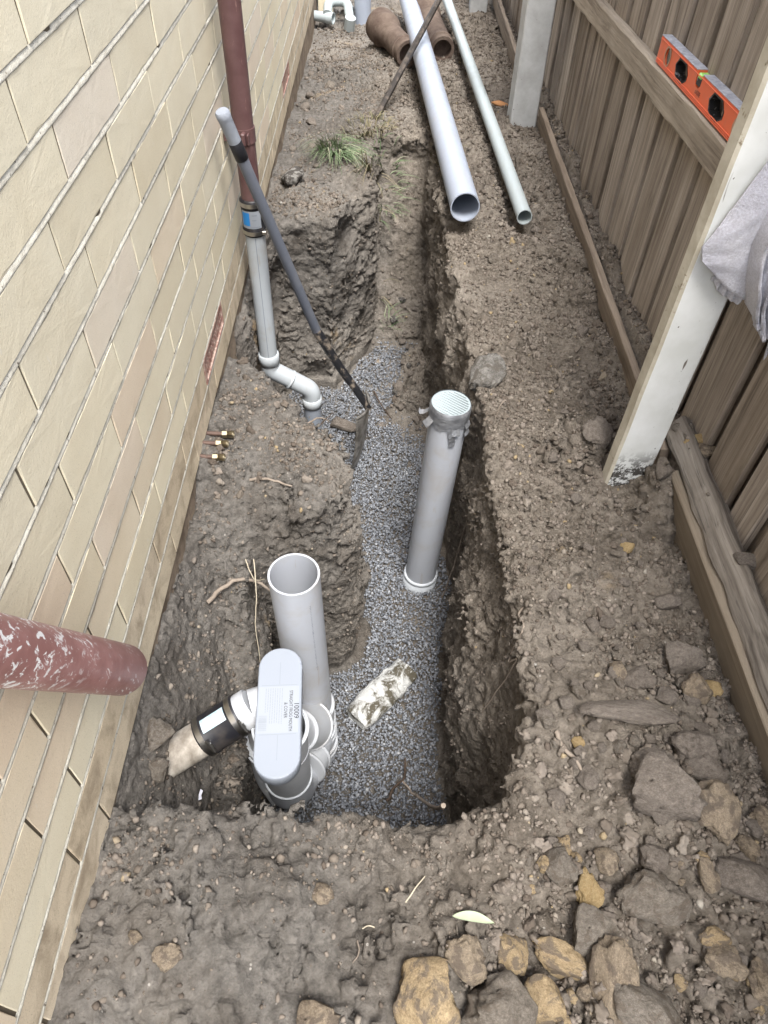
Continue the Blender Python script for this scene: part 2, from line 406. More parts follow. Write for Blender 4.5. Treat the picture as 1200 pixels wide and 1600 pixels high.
def mesh_np(v, f, smooth=False):
    """v (n,3), f (m,k) arrays of equal sided faces"""
    me = bpy.data.meshes.new('shape')
    v = np.ascontiguousarray(v, np.float32); f = np.ascontiguousarray(f, np.int32)
    k = f.shape[1]
    me.vertices.add(len(v)); me.vertices.foreach_set('co', v.ravel())
    me.loops.add(f.size); me.loops.foreach_set('vertex_index', f.ravel())
    me.polygons.add(len(f)); me.polygons.foreach_set('loop_start', np.arange(0, f.size, k, dtype=np.int32))
    me.polygons.foreach_set('loop_total', np.full(len(f), k, np.int32))
    if smooth: me.polygons.foreach_set('use_smooth', np.ones(len(f), bool))
    me.update(calc_edges=True)
    return me
class MB:
    def __init__(s): s.v = []; s.f = []; s.sm = []
    def add(s, v, f, smooth=False):
        o = len(s.v); s.v += [tuple(p) for p in v]; s.f += [tuple(i + o for i in q) for q in f]; s.sm += [smooth] * len(f)
    def box(s, c, d, bev=0.0, rot=None):
        x, y, z = (q / 2 for q in d)
        bev = min(bev, x * .9, y * .9, z * .9)
        rot = rot or Matrix.Identity(3)
        if bev <= 0:
            p = [(-x, -y, -z), (x, -y, -z), (x, y, -z), (-x, y, -z), (-x, -y, z), (x, -y, z), (x, y, z), (-x, y, z)]
            f = [(0, 3, 2, 1), (4, 5, 6, 7), (0, 1, 5, 4), (1, 2, 6, 5), (2, 3, 7, 6), (3, 0, 4, 7)]
        else:
            bm = bmesh.new()
            bmesh.ops.create_cube(bm, size=1)
            for q in bm.verts: q.co = Vector((q.co.x * 2 * x, q.co.y * 2 * y, q.co.z * 2 * z))
            bmesh.ops.bevel(bm, geom=bm.edges[:], offset=bev, segments=1, affect='EDGES')
            bm.verts.index_update()
            p = [q.co.copy() for q in bm.verts]; f = [[q.index for q in g.verts] for g in bm.faces]
            bm.free()
        c = Vector(c)
        s.add([rot @ Vector(q) + c for q in p], f)
        return s
    def build(s, name, m, parent=None):
        me = mesh_from(s.v, s.f)
        me.polygons.foreach_set('use_smooth', s.sm)
        me.update()
        return link(name, me, m, parent)
def frames(path):
    P = [Vector(p) for p in path]
    T = []
    for i in range(len(P)):
        a = P[max(i - 1, 0)]; b = P[min(i + 1, len(P) - 1)]
        T.append((b - a).normalized())
    up = Vector((0, 0, 1)) if abs(T[0].z) < 0.9 else Vector((0, 1, 0))
    N = [(up - T[0] * up.dot(T[0])).normalized()]
    for i in range(1, len(P)):
        q = N[-1] - T[i] * N[-1].dot(T[i])
        N.append(q.normalized())
    return P, T, N
def tube(path, rad, seg=24, mb=None, wall=0.0, cap0=True, cap1=True, smooth=True, wob=0.0):
    """a round tube along path; rad a number or a list. wall>0 makes it a hollow pipe with open ends"""
    mb = mb or MB()
    P, T, N = frames(path)
    rr = rad if isinstance(rad, (list, tuple)) else [rad] * len(P)
    def ring(i, r):
        b = T[i].cross(N[i])
        return [P[i] + (N[i] * math.cos(a) + b * math.sin(a)) * (r * (1 + (wob * mnoise.noise(Vector((P[i] * 40) + N[i] * math.cos(a) * 2 + b * math.sin(a) * 2)) if wob else 0))) for a in [2 * math.pi * k / seg for k in range(seg)]]
    v = []; f = []
    for i in range(len(P)): v += ring(i, rr[i])
    for i in range(len(P) - 1):
        for k in range(seg):
            a = i * seg + k; b = i * seg + (k + 1) % seg
            f.append((a, b, b + seg, a + seg))
    mb.add(v, f, smooth)
    if wall > 0:
        v2 = []; f2 = []
        for i in range(len(P)): v2 += ring(i, rr[i] - wall)
        for i in range(len(P) - 1):
            for k in range(seg):
                a = i * seg + k; b = i * seg + (k + 1) % seg
                f2.append((b, a, a + seg, b + seg))
        mb.add(v2, f2, smooth)
        for i, flip in ((0, True), (len(P) - 1, False)):
            o = ring(i, rr[i]); n_ = ring(i, rr[i] - wall)
            ff = [(k, (k + 1) % seg, seg + (k + 1) % seg, seg + k) for k in range(seg)]
            mb.add(o + n_, [q[::-1] for q in ff] if flip else ff)
    else:
        if cap0: mb.add(ring(0, rr[0]), [tuple(range(seg))[::-1]])
        if cap1: mb.add(ring(len(P) - 1, rr[-1]), [tuple(range(seg))])
    return mb
def bez(p, n=12):
    """Catmull-Rom through the points"""
    p = [Vector(q) for q in p]
    p = [p[0] * 2 - p[1]] + p + [p[-1] * 2 - p[-2]]
    out = []
    for i in range(1, len(p) - 2):
        for k in range(n):
            t = k / n
            a, b, c, d = p[i - 1:i + 3]
            out.append(0.5 * ((2 * b) + (c - a) * t + (2 * a - 5 * b + 4 * c - d) * t * t + (3 * b - a - 3 * c + d) * t ** 3))
    out.append(p[-2])
    return out
def fillet(pts, r, n=8):
    """polyline with rounded corners"""
    P = [Vector(p) for p in pts]
    out = [P[0]]
    for i in range(1, len(P) - 1):
        a = (P[i - 1] - P[i]); b = (P[i + 1] - P[i])
        k = min(r, a.length * .49, b.length * .49)
        s = P[i] + a.normalized() * k; e = P[i] + b.normalized() * k
        for j in range(n + 1):
            t = j / n
            out.append(s * (1 - t) ** 2 + P[i] * 2 * t * (1 - t) + e * t * t)
    out.append(P[-1])
    return out
def ico(sub):
    bm = bmesh.new(); bmesh.ops.create_icosphere(bm, subdivisions=sub, radius=1)
    v = np.array([q.co[:] for q in bm.verts]); f = np.array([[q.index for q in g.verts] for g in bm.faces]); bm.free()
    return v, f
ICO1, ICO2, ICO3, ICO4 = ico(1), ico(2), ico(3), ico(4)
# value noise in numpy
LAT = rng.random((64, 64, 64)).astype(np.float32) * 2 - 1
def vnoise(p):
    q = np.floor(p); t = (p - q).astype(np.float32); i = q.astype(np.int32) & 63; j = (i + 1) & 63
    t = t * t * (3 - 2 * t)
    x, y, z = t[..., 0], t[..., 1], t[..., 2]
    L = LAT
    def lx(b, c): return L[i[..., 0], b, c] * (1 - x) + L[j[..., 0], b, c] * x
    a0 = lx(i[..., 1], i[..., 2]) * (1 - y) + lx(j[..., 1], i[..., 2]) * y
    a1 = lx(i[..., 1], j[..., 2]) * (1 - y) + lx(j[..., 1], j[..., 2]) * y
    return a0 * (1 - z) + a1 * z
JX, JY, JZ = (rng.random((64, 64, 64)).astype(np.float32) * 0.7 + 0.15 for _ in range(3))
def worley(p):
    """distance to the nearest jittered cell point (8 nearest cells), for clod shaped bumps"""
    q = np.floor(p - 0.5); i0 = q.astype(np.int32)
    best = np.full(len(p), 9, np.float32)
    for dx in (0, 1):
        for dy in (0, 1):
            for dz in (0, 1):
                i = (i0[:, 0] + dx) & 63; j = (i0[:, 1] + dy) & 63; k = (i0[:, 2] + dz) & 63
                d = (q[:, 0] + dx + JX[i, j, k] - p[:, 0]) ** 2 + (q[:, 1] + dy + JY[i, j, k] - p[:, 1]) ** 2 + (q[:, 2] + dz + JZ[i, j, k] - p[:, 2]) ** 2
                np.minimum(best, d, out=best)
    return np.sqrt(best)
def clod_mesh(seed, base=ICO3, rough=0.34, freq=1.7, flat=0.0):
    v, f = base
    off = np.array([seed * 3.17, seed * 7.31, seed * 1.93])
    d = vnoise(v * freq + off) * 0.5 * rough * 2 + np.abs(vnoise(v * freq * 2.3 + off + 9)) * rough * 0.7 + vnoise(v * freq * 5 + off + 5) * rough * 0.30 + (np.abs(vnoise(v * freq * 6.5 + off + 3)) - 0.25) * rough * 0.45 + vnoise(v * freq * 12 + off) * rough * 0.2
    w = v * (1 + d)[:, None]
    # chop some planes for angular breaks
    r = np.random.default_rng(seed)
    for _ in range(8):
        nrm = r.normal(size=3); nrm /= np.linalg.norm(nrm)
        h = w @ nrm; lim = 0.58 + 0.28 * r.random()
        w = w - np.maximum(h - lim, 0)[:, None] * nrm * 0.8
    w -= (w.max(0) + w.min(0)) / 2
    w /= np.abs(w).max(0)
    return mesh_np(w, f, True)

# ---------------------------------------------------------------- ground: dug soil as a sampled solid
xs = np.arange(-0.472, 0.842, 0.0063)
ys = [-0.35]
while ys[-1] < 6.6: ys.append(ys[-1] + (0.0063 if ys[-1] > 0.05 else 0.014) + 0.0042 * max(0.0, ys[-1] - 1.0))
ys = np.array(ys)
zs = np.arange(-0.935, 0.27, 0.0062)
def poly_sd(px, py, poly):
    """signed distance to a polygon on a grid: negative inside"""
    poly = np.array(poly, float)
    d = np.full(px.shape, 1e9); inside = np.zeros(px.shape, bool)
    for i in range(len(poly)):
        a = poly[i]; b = poly[(i + 1) % len(poly)]
        e = b - a; wx = px - a[0]; wy = py - a[1]
        t = np.clip((wx * e[0] + wy * e[1]) / (e @ e), 0, 1)
        d = np.minimum(d, (wx - e[0] * t) ** 2 + (wy - e[1] * t) ** 2)
        c1 = (a[1] <= py) & (b[1] > py); c2 = (a[1] > py) & (b[1] <= py)
        s = e[0] * wy - e[1] * wx
        inside ^= (c1 & (s > 0)) | (c2 & (s < 0))
    d = np.sqrt(d)
    return np.where(inside, -d, d)
X2, Y2 = np.meshgrid(xs, ys, indexing='ij')
def n2(sc, seed, x=None, y=None):
    x = X2 if x is None else x; y = Y2 if y is None else y
    return vnoise(np.stack([x * sc, y * sc, np.full_like(x, seed)], -1))
# undisturbed surface
wy = [-1, 0.13, 0.37, 0.46, 0.57, 0.72, 0.89, 1.04, 1.22, 1.39, 1.67, 1.96, 2.24, 2.9, 3.43, 4.26, 5.4, 7]
wz = [0.03, 0.025, 0.0, -0.005, -0.03, -0.05, -0.065, -0.08, -0.075, -0.035, -0.045, -0.08, -0.052, -0.055, -0.08, -0.14, -0.2, -0.22]
ryy = [-1, 0.0, 0.5, 1.2, 3.6, 4.6, 5.9, 7]
rzz = [-0.02, -0.01, 0.005, 0.0, 0.0, -0.03, -0.09, -0.1]
gl = np.interp(Y2, wy, wz); gr = np.interp(Y2, ryy, rzz)
tt = np.clip((X2 + 0.45) / 0.9, 0, 1)
G = gl * (1 - tt) + gr * tt
G += 0.03 * n2(3.5, 1.5) + 0.012 * n2(9, 4.2)
G += 0.035 * np.exp(-(((X2 - 0.5) / 0.2) ** 2 + ((Y2 - 0.52) / 0.3) ** 2))
G += 0.03 * np.exp(-(((X2 + 0.2) / 0.2) ** 2 + ((Y2 - 0.3) / 0.1) ** 2))
G -= 0.03 * np.exp(-(((X2 - 0.45) / 0.12) ** 2 + ((Y2 - 1.85) / 0.5) ** 2))
G += 0.05 * np.exp(-(((X2 - 0.55) / 0.1) ** 2 + ((Y2 - 1.42) / 0.12) ** 2))
G += 0.10 * np.exp(-(((X2 - 0.71) / 0.05) ** 2 + ((Y2 - 1.21) / 0.07) ** 2))
G -= 0.06 * np.exp(-(((X2 - np.interp(Y2, [2.6, 5.8], [0.551, 0.41])) / 0.06) ** 2)) * np.clip((Y2 - 2.45) / 0.2, 0, 1)
G -= 0.05 * np.exp(-(((X2 - np.interp(Y2, [2.6, 5.8], [0.325, 0.14])) / 0.08) ** 2)) * np.clip((Y2 - 2.45) / 0.2, 0, 1)
# loose soil caught behind the plinth boards
bank = np.clip((X2 - 0.742) / 0.02, 0, 1)
G += bank * (np.interp(Y2, [-1, 1.3, 1.5, 3.6, 6], [0.11, 0.12, 0.085, 0.075, 0.06]) + 0.025 * n2(9, 8.3))
jag = 0.03 * n2(6, 2.2) + 0.014 * n2(17, 5.1)
# the long trench with its rising far end
T1 = poly_sd(X2, Y2, [(-0.03, 0.452), (0.252, 0.462), (0.252, 1.2), (0.298, 1.42), (0.298, 1.66), (0.275, 1.85), (0.25, 2.5), (0.232, 3.2), (0.22, 3.5), (-0.02, 3.5), (-0.028, 3.02), (-0.115, 2.80), (-0.20, 2.66), (-0.42, 2.62), (-0.445, 1.86), (-0.30, 1.75), (-0.15, 1.54), (-0.065, 1.42), (-0.035, 1.33)]) + jag * np.interp(X2, [0.1, 0.2], [1, 0.55])
F1 = np.interp(Y2, [0, 2.95, 3.22, 3.50, 3.62], [-0.862, -0.862, -0.58, -0.14, -0.02]) + 0.012 * n2(7, 3.3)
F1 = np.maximum(F1, -0.86 + 0.17 * np.exp(-(((X2 - 0.22) / 0.10) ** 2 + ((Y2 - 2.62) / 0.24) ** 2)) + 0.06 * np.exp(-(((X2 - 0.12) / 0.09) ** 2 + ((Y2 - 2.46) / 0.06) ** 2)))
# the pit round the gully, and the sloped shelf by the wall
T2 = poly_sd(X2, Y2, [(-0.285, 0.435), (0.06, 0.44), (0.06, 1.38), (-0.095, 1.20), (-0.285, 1.13)]) + jag * 0.7
F2 = np.full_like(X2, -0.862) + 0.01 * n2(8, 1.2)
T3 = poly_sd(X2, Y2, [(-0.6, 0.455), (-0.22, 0.425), (-0.22, 1.26), (-0.6, 1.30)]) + jag * 0.5
F3 = np.maximum(-0.055 - np.interp(Y2, [0.50, 0.66, 0.78, 0.98], [2.9, 3.0, 2.4, 2.1]) * (X2 + 0.447), -0.37)
F3 = np.maximum(F3, np.interp(Y2, [0.42, 0.50, 0.80, 1.02, 1.25], [-0.02, -0.36, -0.36, -0.20, -0.05])) + 0.03 * n2(7, 6.6)
def hf_sd(H, sl): return sl
T4 = poly_sd(X2, Y2, [(0.15, 0.475), (0.265, 0.475), (0.31, 0.60), (0.38, 0.85), (0.40, 1.28), (0.36, 2.2), (0.15, 2.3)])
F4 = np.interp(Y2, [0.45, 0.7, 1.2, 1.5, 1.9], [-0.50, -0.44, -0.40, -0.22, -0.14]) + np.maximum(X2 - 0.252, 0) * 5.6 + 0.05 * n2(9, 7.1)
gx, gy, gz = len(xs), len(ys), len(zs)
vol = np.empty((gx, gy, gz), np.float32)
Zb = zs[None, None, :].astype(np.float32)
def smax(a, b, k): 
    h = np.clip(0.5 + 0.5 * (a - b) / k, 0, 1)
    return b + (a - b) * h + k * h * (1 - h)
def f32(a): return a.astype(np.float32)[:, :, None]
for j0 in range(0, gy, 64):
    sl = slice(j0, min(j0 + 64, gy))
    g = f32(G[:, sl]); d = Zb - g
    for T, F, k in ((T1, F1, 0.62), (T2, F2, 1.0), (T3, F3, 0.55), (T4, F4, 0.18)):
        pit = np.maximum(f32(T[:, sl]), (f32(F[:, sl]) - Zb) * k)
        d = smax(d, -pit, 0.036)
    vol[:, sl, :] = d
# roughen it near the surface
band = np.nonzero(np.abs(vol) < 0.065)
P = np.stack([xs[band[0]], ys[band[1]], zs[band[2]]], -1).astype(np.float32)
amt = np.zeros(len(P), np.float32)
CH = 400000
for c0 in range(0, len(P), CH):
    p = P[c0:c0 + CH]
    deep = np.clip((-0.07 - p[:, 2]) / 0.1, 0, 1)              # inside the dig: cut faces with tool marks
    fl = np.clip((0.25 - p[:, 0]) / 0.2, 0, 1) * np.clip((0.55 - p[:, 1]) / 0.1, 0, 1)
    fl2 = np.clip((0.20 - p[:, 0]) / 0.15, 0, 1) * np.clip((0.46 - p[:, 1]) / 0.08, 0, 1)
    loose = np.clip(0.75 + 0.5 * fl2 + 1.1 * vnoise(p * 2.6 + 3.3) + 0.8 * (p[:, 0] - 0.2), 0.3, 1.35) * (1 - 0.45 * deep)
    warp = 0.45 * vnoise(p * 30)[:, None]
    a = vnoise(p * 7.5) * 0.024 * (1 + 0.3 * deep)
    a += vnoise(p * 16 + 11.7 + warp) * 0.012
    pw = p + 0.006 * np.stack([vnoise(p * 40), vnoise(p * 40 + 7), vnoise(p * 40 + 13)], -1)
    sizev = np.clip(vnoise(p * 4.4 + 21.0) + 0.5 + 0.35 * fl2, 0, 1)                # where the clods are big and where it is fine
    a += (0.42 - worley(pw * 21)) * 0.046 * loose * sizev
    a += (0.42 - worley(pw * 43 + 5)) * 0.027 * (0.35 + 0.65 * loose)
    a += (0.42 - worley(pw * 88 + 9)) * 0.0125
    cl3 = np.abs(vnoise(p * 70 + 31.3 + warp * 2))
    a += (cl3 - 0.25) * 0.010
    a += fl2 * (vnoise(p * np.array([15, 6, 15], np.float32) + 40) * 0.016 + (0.42 - worley(pw * 30 + 60)) * 0.022)
    a -= np.clip(0.10 - np.abs(vnoise(p * 11 + 2.7 + warp * 1.2)), 0, 1) * 0.11 * (0.45 + fl + 0.5 * fl2)      # cracks in the trodden soil
    st = vnoise(p * np.array([34, 34, 5], np.float32) + 8.8)
    a += st * 0.013 * deep * np.clip((p[:, 0] - 0.15) / 0.06, 0, 1)
    floor = np.clip((-0.79 - p[:, 2]) / 0.02, 0, 1)
    amt[c0:c0 + CH] = a * (1 - 0.85 * floor)
vol[band] -= amt
# never let the soil cross the house wall, plinths or the gully
# a solid skirt at the bottom and open air at the top
vol[:, :, 0] = -0.05; vol[:, :, -1] = 0.05
# height field of the top surface for dropping things on
solid = vol < 0
kk = gz - 1 - np.argmax(solid[:, :, ::-1], axis=2)
ku = np.minimum(kk + 1, gz - 1)
va = np.take_along_axis(vol, kk[:, :, None], 2)[:, :, 0]; vb = np.take_along_axis(vol, ku[:, :, None], 2)[:, :, 0]
HM = zs[kk] + (zs[1] - zs[0]) * np.clip(-va / np.maximum(vb - va, 1e-6), 0, 1)
def hat(x, y):
    i = np.clip(np.searchsorted(xs, x) - 1, 0, gx - 1); j = np.clip(np.searchsorted(ys, y) - 1, 0, gy - 1)
    return HM[i, j]
def hmean(x, y, r=0.02):
    return float(np.mean([hat(x + dx, y + dy) for dx in (-r, 0, r) for dy in (-r, 0, r)]))
# surface nets
S = solid
act = np.zeros((gx - 1, gy - 1, gz - 1), bool)
cnt = np.zeros((gx - 1, gy - 1, gz - 1), np.uint8)
for dx in (0, 1):
    for dy in (0, 1):
        for dz in (0, 1):
            cnt += S[dx:gx - 1 + dx, dy:gy - 1 + dy, dz:gz - 1 + dz]
act = (cnt > 0) & (cnt < 8)
ci = np.nonzero(act)
nv = len(ci[0])
idx = np.full(act.shape, -1, np.int32); idx[ci] = np.arange(nv)
cor = {}
for dx in (0, 1):
    for dy in (0, 1):
        for dz in (0, 1):
            cor[dx, dy, dz] = vol[ci[0] + dx, ci[1] + dy, ci[2] + dz]
acc = np.zeros((nv, 3)); num = np.zeros(nv)
for a in cor:
    for ax in range(3):
        if a[ax] == 0:
            b = list(a); b[ax] = 1; b = tuple(b)
            fa, fb = cor[a], cor[b]
            m = (fa < 0) != (fb < 0)
            t = np.where(m, fa / np.where(m, fa - fb, 1), 0)
            pt = np.tile(np.array(a, float), (nv, 1)); pt[:, ax] = t
            acc += np.where(m[:, None], pt, 0); num += m
acc /= num[:, None]
vx = xs[ci[0]] + acc[:, 0] * (xs[np.minimum(ci[0] + 1, gx - 1)] - xs[ci[0]])
vy = ys[ci[1]] + acc[:, 1] * (ys[np.minimum(ci[1] + 1, gy - 1)] - ys[ci[1]])
vz = zs[ci[2]] + acc[:, 2] * (zs[np.minimum(ci[2] + 1, gz - 1)] - zs[ci[2]])
VV = np.stack([vx, vy, vz], -1)
quads = []
def faces(ax):
    sl0 = [slice(1, -1)] * 3; sl0[ax] = slice(0, -1)
    sl1 = [slice(1, -1)] * 3; sl1[ax] = slice(1, None)
    A = S[tuple(sl0)]; B = S[tuple(sl1)]
    e = np.nonzero(A != B)
    fl = A[e]
    e = [q.copy() for q in e]
    for k in range(3):
        if k != ax: e[k] = e[k] + 1
    o = [(ax + 1) % 3, (ax + 2) % 3]
    def cell(d1, d2):
        c = [q.copy() for q in e]; c[o[0]] = c[o[0]] - d1; c[o[1]] = c[o[1]] - d2
        return idx[c[0], c[1], c[2]]
    q = np.stack([cell(1, 1), cell(0, 1), cell(0, 0), cell(1, 0)], -1)
    q[~fl] = q[~fl][:, ::-1]
    quads.append(q)
for ax in range(3): faces(ax)
Q = np.concatenate(quads)
Q = Q[(Q >= 0).all(1)]
# drop the bottom skirt
Q = Q[VV[Q[:, 0], 2] > -0.925]
ground = link('ground', mesh_np(VV, Q, True), MAT['soil'])
tag(ground, kind='structure')
del vol, cor, act, cnt, idx, solid, S

# the yard beyond what the photograph shows
mb = MB()
for (x0, x1, y0, y1, z) in ((-0.6, 0.84, -4, -0.33, 0.0), (-6, 0.86, 6.58, 14, -0.2), (0.86, 9, -4, 14, -0.02)):
    mb.add([(x0, y0, z), (x1, y0, z), (x1, y1, z), (x0, y1, z)], [(0, 1, 2, 3)])
tag(mb.build('yard_ground', MAT['soil']), kind='structure')

# ---------------------------------------------------------------- brick wall
WX = -0.45
wall = empty('brick_wall', (WX, 2.5, -0.03), 'cream brick house wall with pale mortar and red air vents beside the trench', 'wall')
wall_c = Vector(wall.location)
def wl(p): return Vector(p) - wall_c
H_, L_, Y0, Z0 = 0.0853, 0.30, 1.1105, 0.984
BRH = H_ - 0.0095
offs = {0: -.003, 1: -.061, 2: -.017, 3: -.074, 4: -.022, 5: -.083, 6: -.027, 7: -.081, 8: -.041, 9: -.087, 10: -.029, 11: -.083}
YA, YB = -1.0, 5.86
def brick_mesh(seed, ln):
    r = random.Random(seed)
    D, hz, hy, b = 0.10, BRH / 2, ln / 2, 0.0007
    # front face (x = 0) with a worn arris, a little chipped
    j = lambda s: r.uniform(-s, s)
    ring1 = []; ring2 = []
    ny = 9
    for (ya, za, yb, zb) in ((-hy, -hz, hy, -hz), (hy, -hz, hy, hz), (hy, hz, -hy, hz), (-hy, hz, -hy, -hz)):
        k = ny if abs(yb - ya) > 0.1 else 3
        for i in range(k):
            t = i / k
            y = ya + (yb - ya) * t; z = za + (zb - za) * t
            chip = abs(r.gauss(0, 0.0005)) + (0.003 if r.random() < 0.04 else 0)
            s = b + chip
            ring2.append((-b, y + j(.0003), z + j(.0003)))
            ring1.append((j(.0002), y - math.copysign(s, y) if abs(abs(y) - hy) < 1e-6 else y, z - math.copysign(s, z) if abs(abs(z) - hz) < 1e-6 else z))
    m = len(ring1)
    back = [(-D, y, z) for (_, y, z) in ring2]
    v = ring1 + ring2 + back + [(0, 0, 0)]
    f = [(m * 3, i, (i + 1) % m) for i in range(m)]
    for i in range(m):
        k = (i + 1) % m
        f.append((i, m + i, m + k, k)); f.append((m + i, 2 * m + i, 2 * m + k, m + k))
    return mesh_from(v, f)
full = [brick_mesh(i, L_ - 0.0062) for i in range(5)]
camp = Vector((0, 0, 1.3))
cand = []
vent_at = {(10, 1.53), (10, 3.63)}
for row in range(-16, 12):
    zc = Z0 - H_ * row - BRH / 2
    ph = offs.get(row, -.003 if row % 2 == 0 else -.061) + (0.15 if row % 2 == 0 else 0.0)
    k0 = math.floor((YA - Y0 - ph) / L_)
    y = Y0 + ph + k0 * L_
    while y < YB:
        a, b = max(y, YA), min(y + L_, YB)
        isv = row == 10 and (abs(y - 1.5315) < 0.02 or abs(y - 3.6315) < 0.02)
        if b - a > 0.03 and not isv:
            d = Vector((WX, (a + b) / 2, zc)) - camp
            depth = d.dot(cf)
            u = 600 + 1120 * d.dot(cr) / depth if depth > 0.05 else 9e9
            v = 800 - 1120 * d.dot(cu) / depth if depth > 0.05 else 9e9
            inside = depth > 0.05 and -120 < u < 1300 and -120 < v < 1720
            cand.append((0 if inside else 1, d.length, row, a, b, zc))
        y += L_
cand.sort()
rest = MB()
for q, (out, dist, row, a, b, zc) in enumerate(cand):
    ln = b - a
    me = rnd.choice(full) if abs(ln - L_) < 1e-4 else brick_mesh(90 + q, ln - 0.0062)
    pos = Vector((WX + rnd.uniform(-.0008, .0008), (a + b) / 2, zc + rnd.uniform(-.0006, .0006)))
    if q < 296 and not out:
        mt = MAT['low_brick'] if row >= 10 else MAT['brick']
        if not me.materials: me.materials.append(MAT['brick'])
        o = bpy.data.objects.new('brick', me); COL.objects.link(o); o.parent = wall
        o.material_slots[0].link = 'OBJECT'; o.material_slots[0].material = mt
        o.location = wl(pos)
        o.rotation_euler = (0, rnd.uniform(-.004, .004), rnd.uniform(-.002, .002))
    else:
        rest.add([wl(Vector(w.co) + pos) for w in me.vertices], [tuple(p.vertices) for p in me.polygons])
o = rest.build('upper_bricks', MAT['brick'], wall); o['kind'] = 'stuff'
# mortar: perpends slightly set back, shade put into their colour; weathered bed joints almost flush
mb = MB()
ztop, zbot = Z0 + 16 * H_, Z0 - 12 * H_ + 0.011
zv1, zv0 = Z0 - 10 * H_ + 0.0045, Z0 - 11 * H_ + 0.0045
for (ya_, yb_, za_, zb2) in ((YA + .002, YB - .002, zv1, ztop), (YA + .002, YB - .002, zbot, zv0), (YA + .002, 1.5315, zv0, zv1), (1.8315, 3.6315, zv0, zv1), (3.9315, YB - .002, zv0, zv1)):
    mb.box(wl((WX - 0.0572, (ya_ + yb_) / 2, (za_ + zb2) / 2)), (0.11, yb_ - ya_, zb2 - za_))
mb.build('perpend_mortar', MAT['shaded_perpend'], wall)
mb = MB()
for row in range(-15, 12):
    zt = Z0 - H_ * row + 0.0103           # underside of the brick above
    zb_ = Z0 - H_ * row + 0.0005            # top of the brick below
    nseg = 420 if row >= -2 else 60
    v = []
    for i in range(nseg + 1):
        y = YA + (YB - YA) * i / nseg
        nz = mnoise.noise(Vector((y * 9, row * 3.7, 0))); nf = mnoise.noise(Vector((y * 45, row * 1.7, 5)))
        smear = max(0, mnoise.noise(Vector((y * 16, row * 2.1, 9))) - 0.35) * 0.008
        deepn = 0.0018 + 0.0006 * nz + (0.006 if mnoise.noise(Vector((y * 70, row * 5.3, 2))) > 0.52 else 0)
        v += [wl((WX - 0.03, y, zt)), wl((WX - deepn, y, zt - 0.001)), wl((WX - 0.0002 + 0.0007 * nf - 0.0005 * abs(nz) + smear * 0.2, y, zb_ + 0.0012 + 0.0005 * nf)), wl((WX + 0.0003 + 0.0006 * nf, y, zb_ - 0.0006 - smear)), wl((WX - 0.004, y, zb_ - 0.003 - smear))]
    f = []
    for i in range(nseg):
        for k in range(4):
            a = i * 5 + k
            f.append((a, a + 5, a + 6, a + 1))
    mb.add(v, f, True)
mb.build('bed_mortar', MAT['mortar'], wall)
# footing under the lowest course
mb = MB()
nst = 160
v = []; f = []
for i in range(nst + 1):
    y = YA + (YB - YA) * i / nst
    for z in (-0.0310, -0.10, -0.2, -0.32, -0.5, -0.95):
        v.append(wl((WX - 0.006 + 0.006 * mnoise.noise(Vector((y * 8, z * 11, 3))) + (0.006 if z < -0.3 else 0), y, z)))
for i in range(nst):
    for k in range(5):
        a = i * 6 + k; f.append((a, a + 1, a + 7, a + 6))
mb.add(v, f, True)
mb.add([wl(p) for p in ((WX - 0.006, YA, -0.0310), (WX - 0.006, YB, -0.0310), (WX - .3, YB, -0.0310), (WX - .3, YA, -0.0310))], [(0, 1, 2, 3)])
mb.add([wl(p) for p in ((WX - 0.008, YB, -0.0310), (WX - 0.008, YB, -0.95), (WX - 3, YB, -0.95), (WX - 3, YB, -0.0310))], [(0, 1, 2, 3)])
mb.build('footing', MAT['footing'], wall)
mb = MB()
mb.box(wl((WX - 1.6, YB - 0.06, (ztop + zbot) / 2)), (2.9, 0.11, ztop - zbot))
mb.build('return_wall', MAT['brick'], wall)
# terracotta air vents: a frame and a lattice of bars with holes between
for yv in (1.5315, 3.6315):
    zc = Z0 - H_ * 10 - BRH / 2
    y0, y1 = yv + 0.004, yv + L_ - 0.004
    z0, z1 = zc - BRH / 2, zc + BRH / 2
    fr = MB()
    fr.box(wl((WX - 0.02, (y0 + y1) / 2, z1 - 0.004)), (0.042, y1 - y0, 0.008), 0.001)
    fr.box(wl((WX - 0.02, (y0 + y1) / 2, z0 + 0.004)), (0.042, y1 - y0, 0.008), 0.001)
    fr.box(wl((WX - 0.02, y0 + 0.005, zc)), (0.042, 0.010, z1 - z0 - 0.0162), 0.001)
    fr.box(wl((WX - 0.02, y1 - 0.005, zc)), (0.042, 0.010, z1 - z0 - 0.0162), 0.001)
    vent = fr.build('air_vent', MAT['vent'], wall)
    vent['label'] = 'red terracotta air vent with a grid of holes, ' + ('nearer, low in the wall' if yv < 2 else 'farther along the wall')
    lat = MB()
    for i in range(1, 16):
        y = y0 + 0.01 + (y1 - y0 - 0.02) * i / 16
        lat.box(wl((WX - 0.0065, y, zc)), (0.007, 0.0062, z1 - z0 - 0.017))
    for i in range(1, 4):
        z = z0 + 0.008 + (z1 - z0 - 0.016) * i / 4
        lat.box(wl((WX - 0.0066, (y0 + y1) / 2, z)), (0.0064, y1 - y0 - 0.0202, 0.0056))
    lo = lat.build('lattice', MAT['vent'], vent); lo['kind'] = 'stuff'

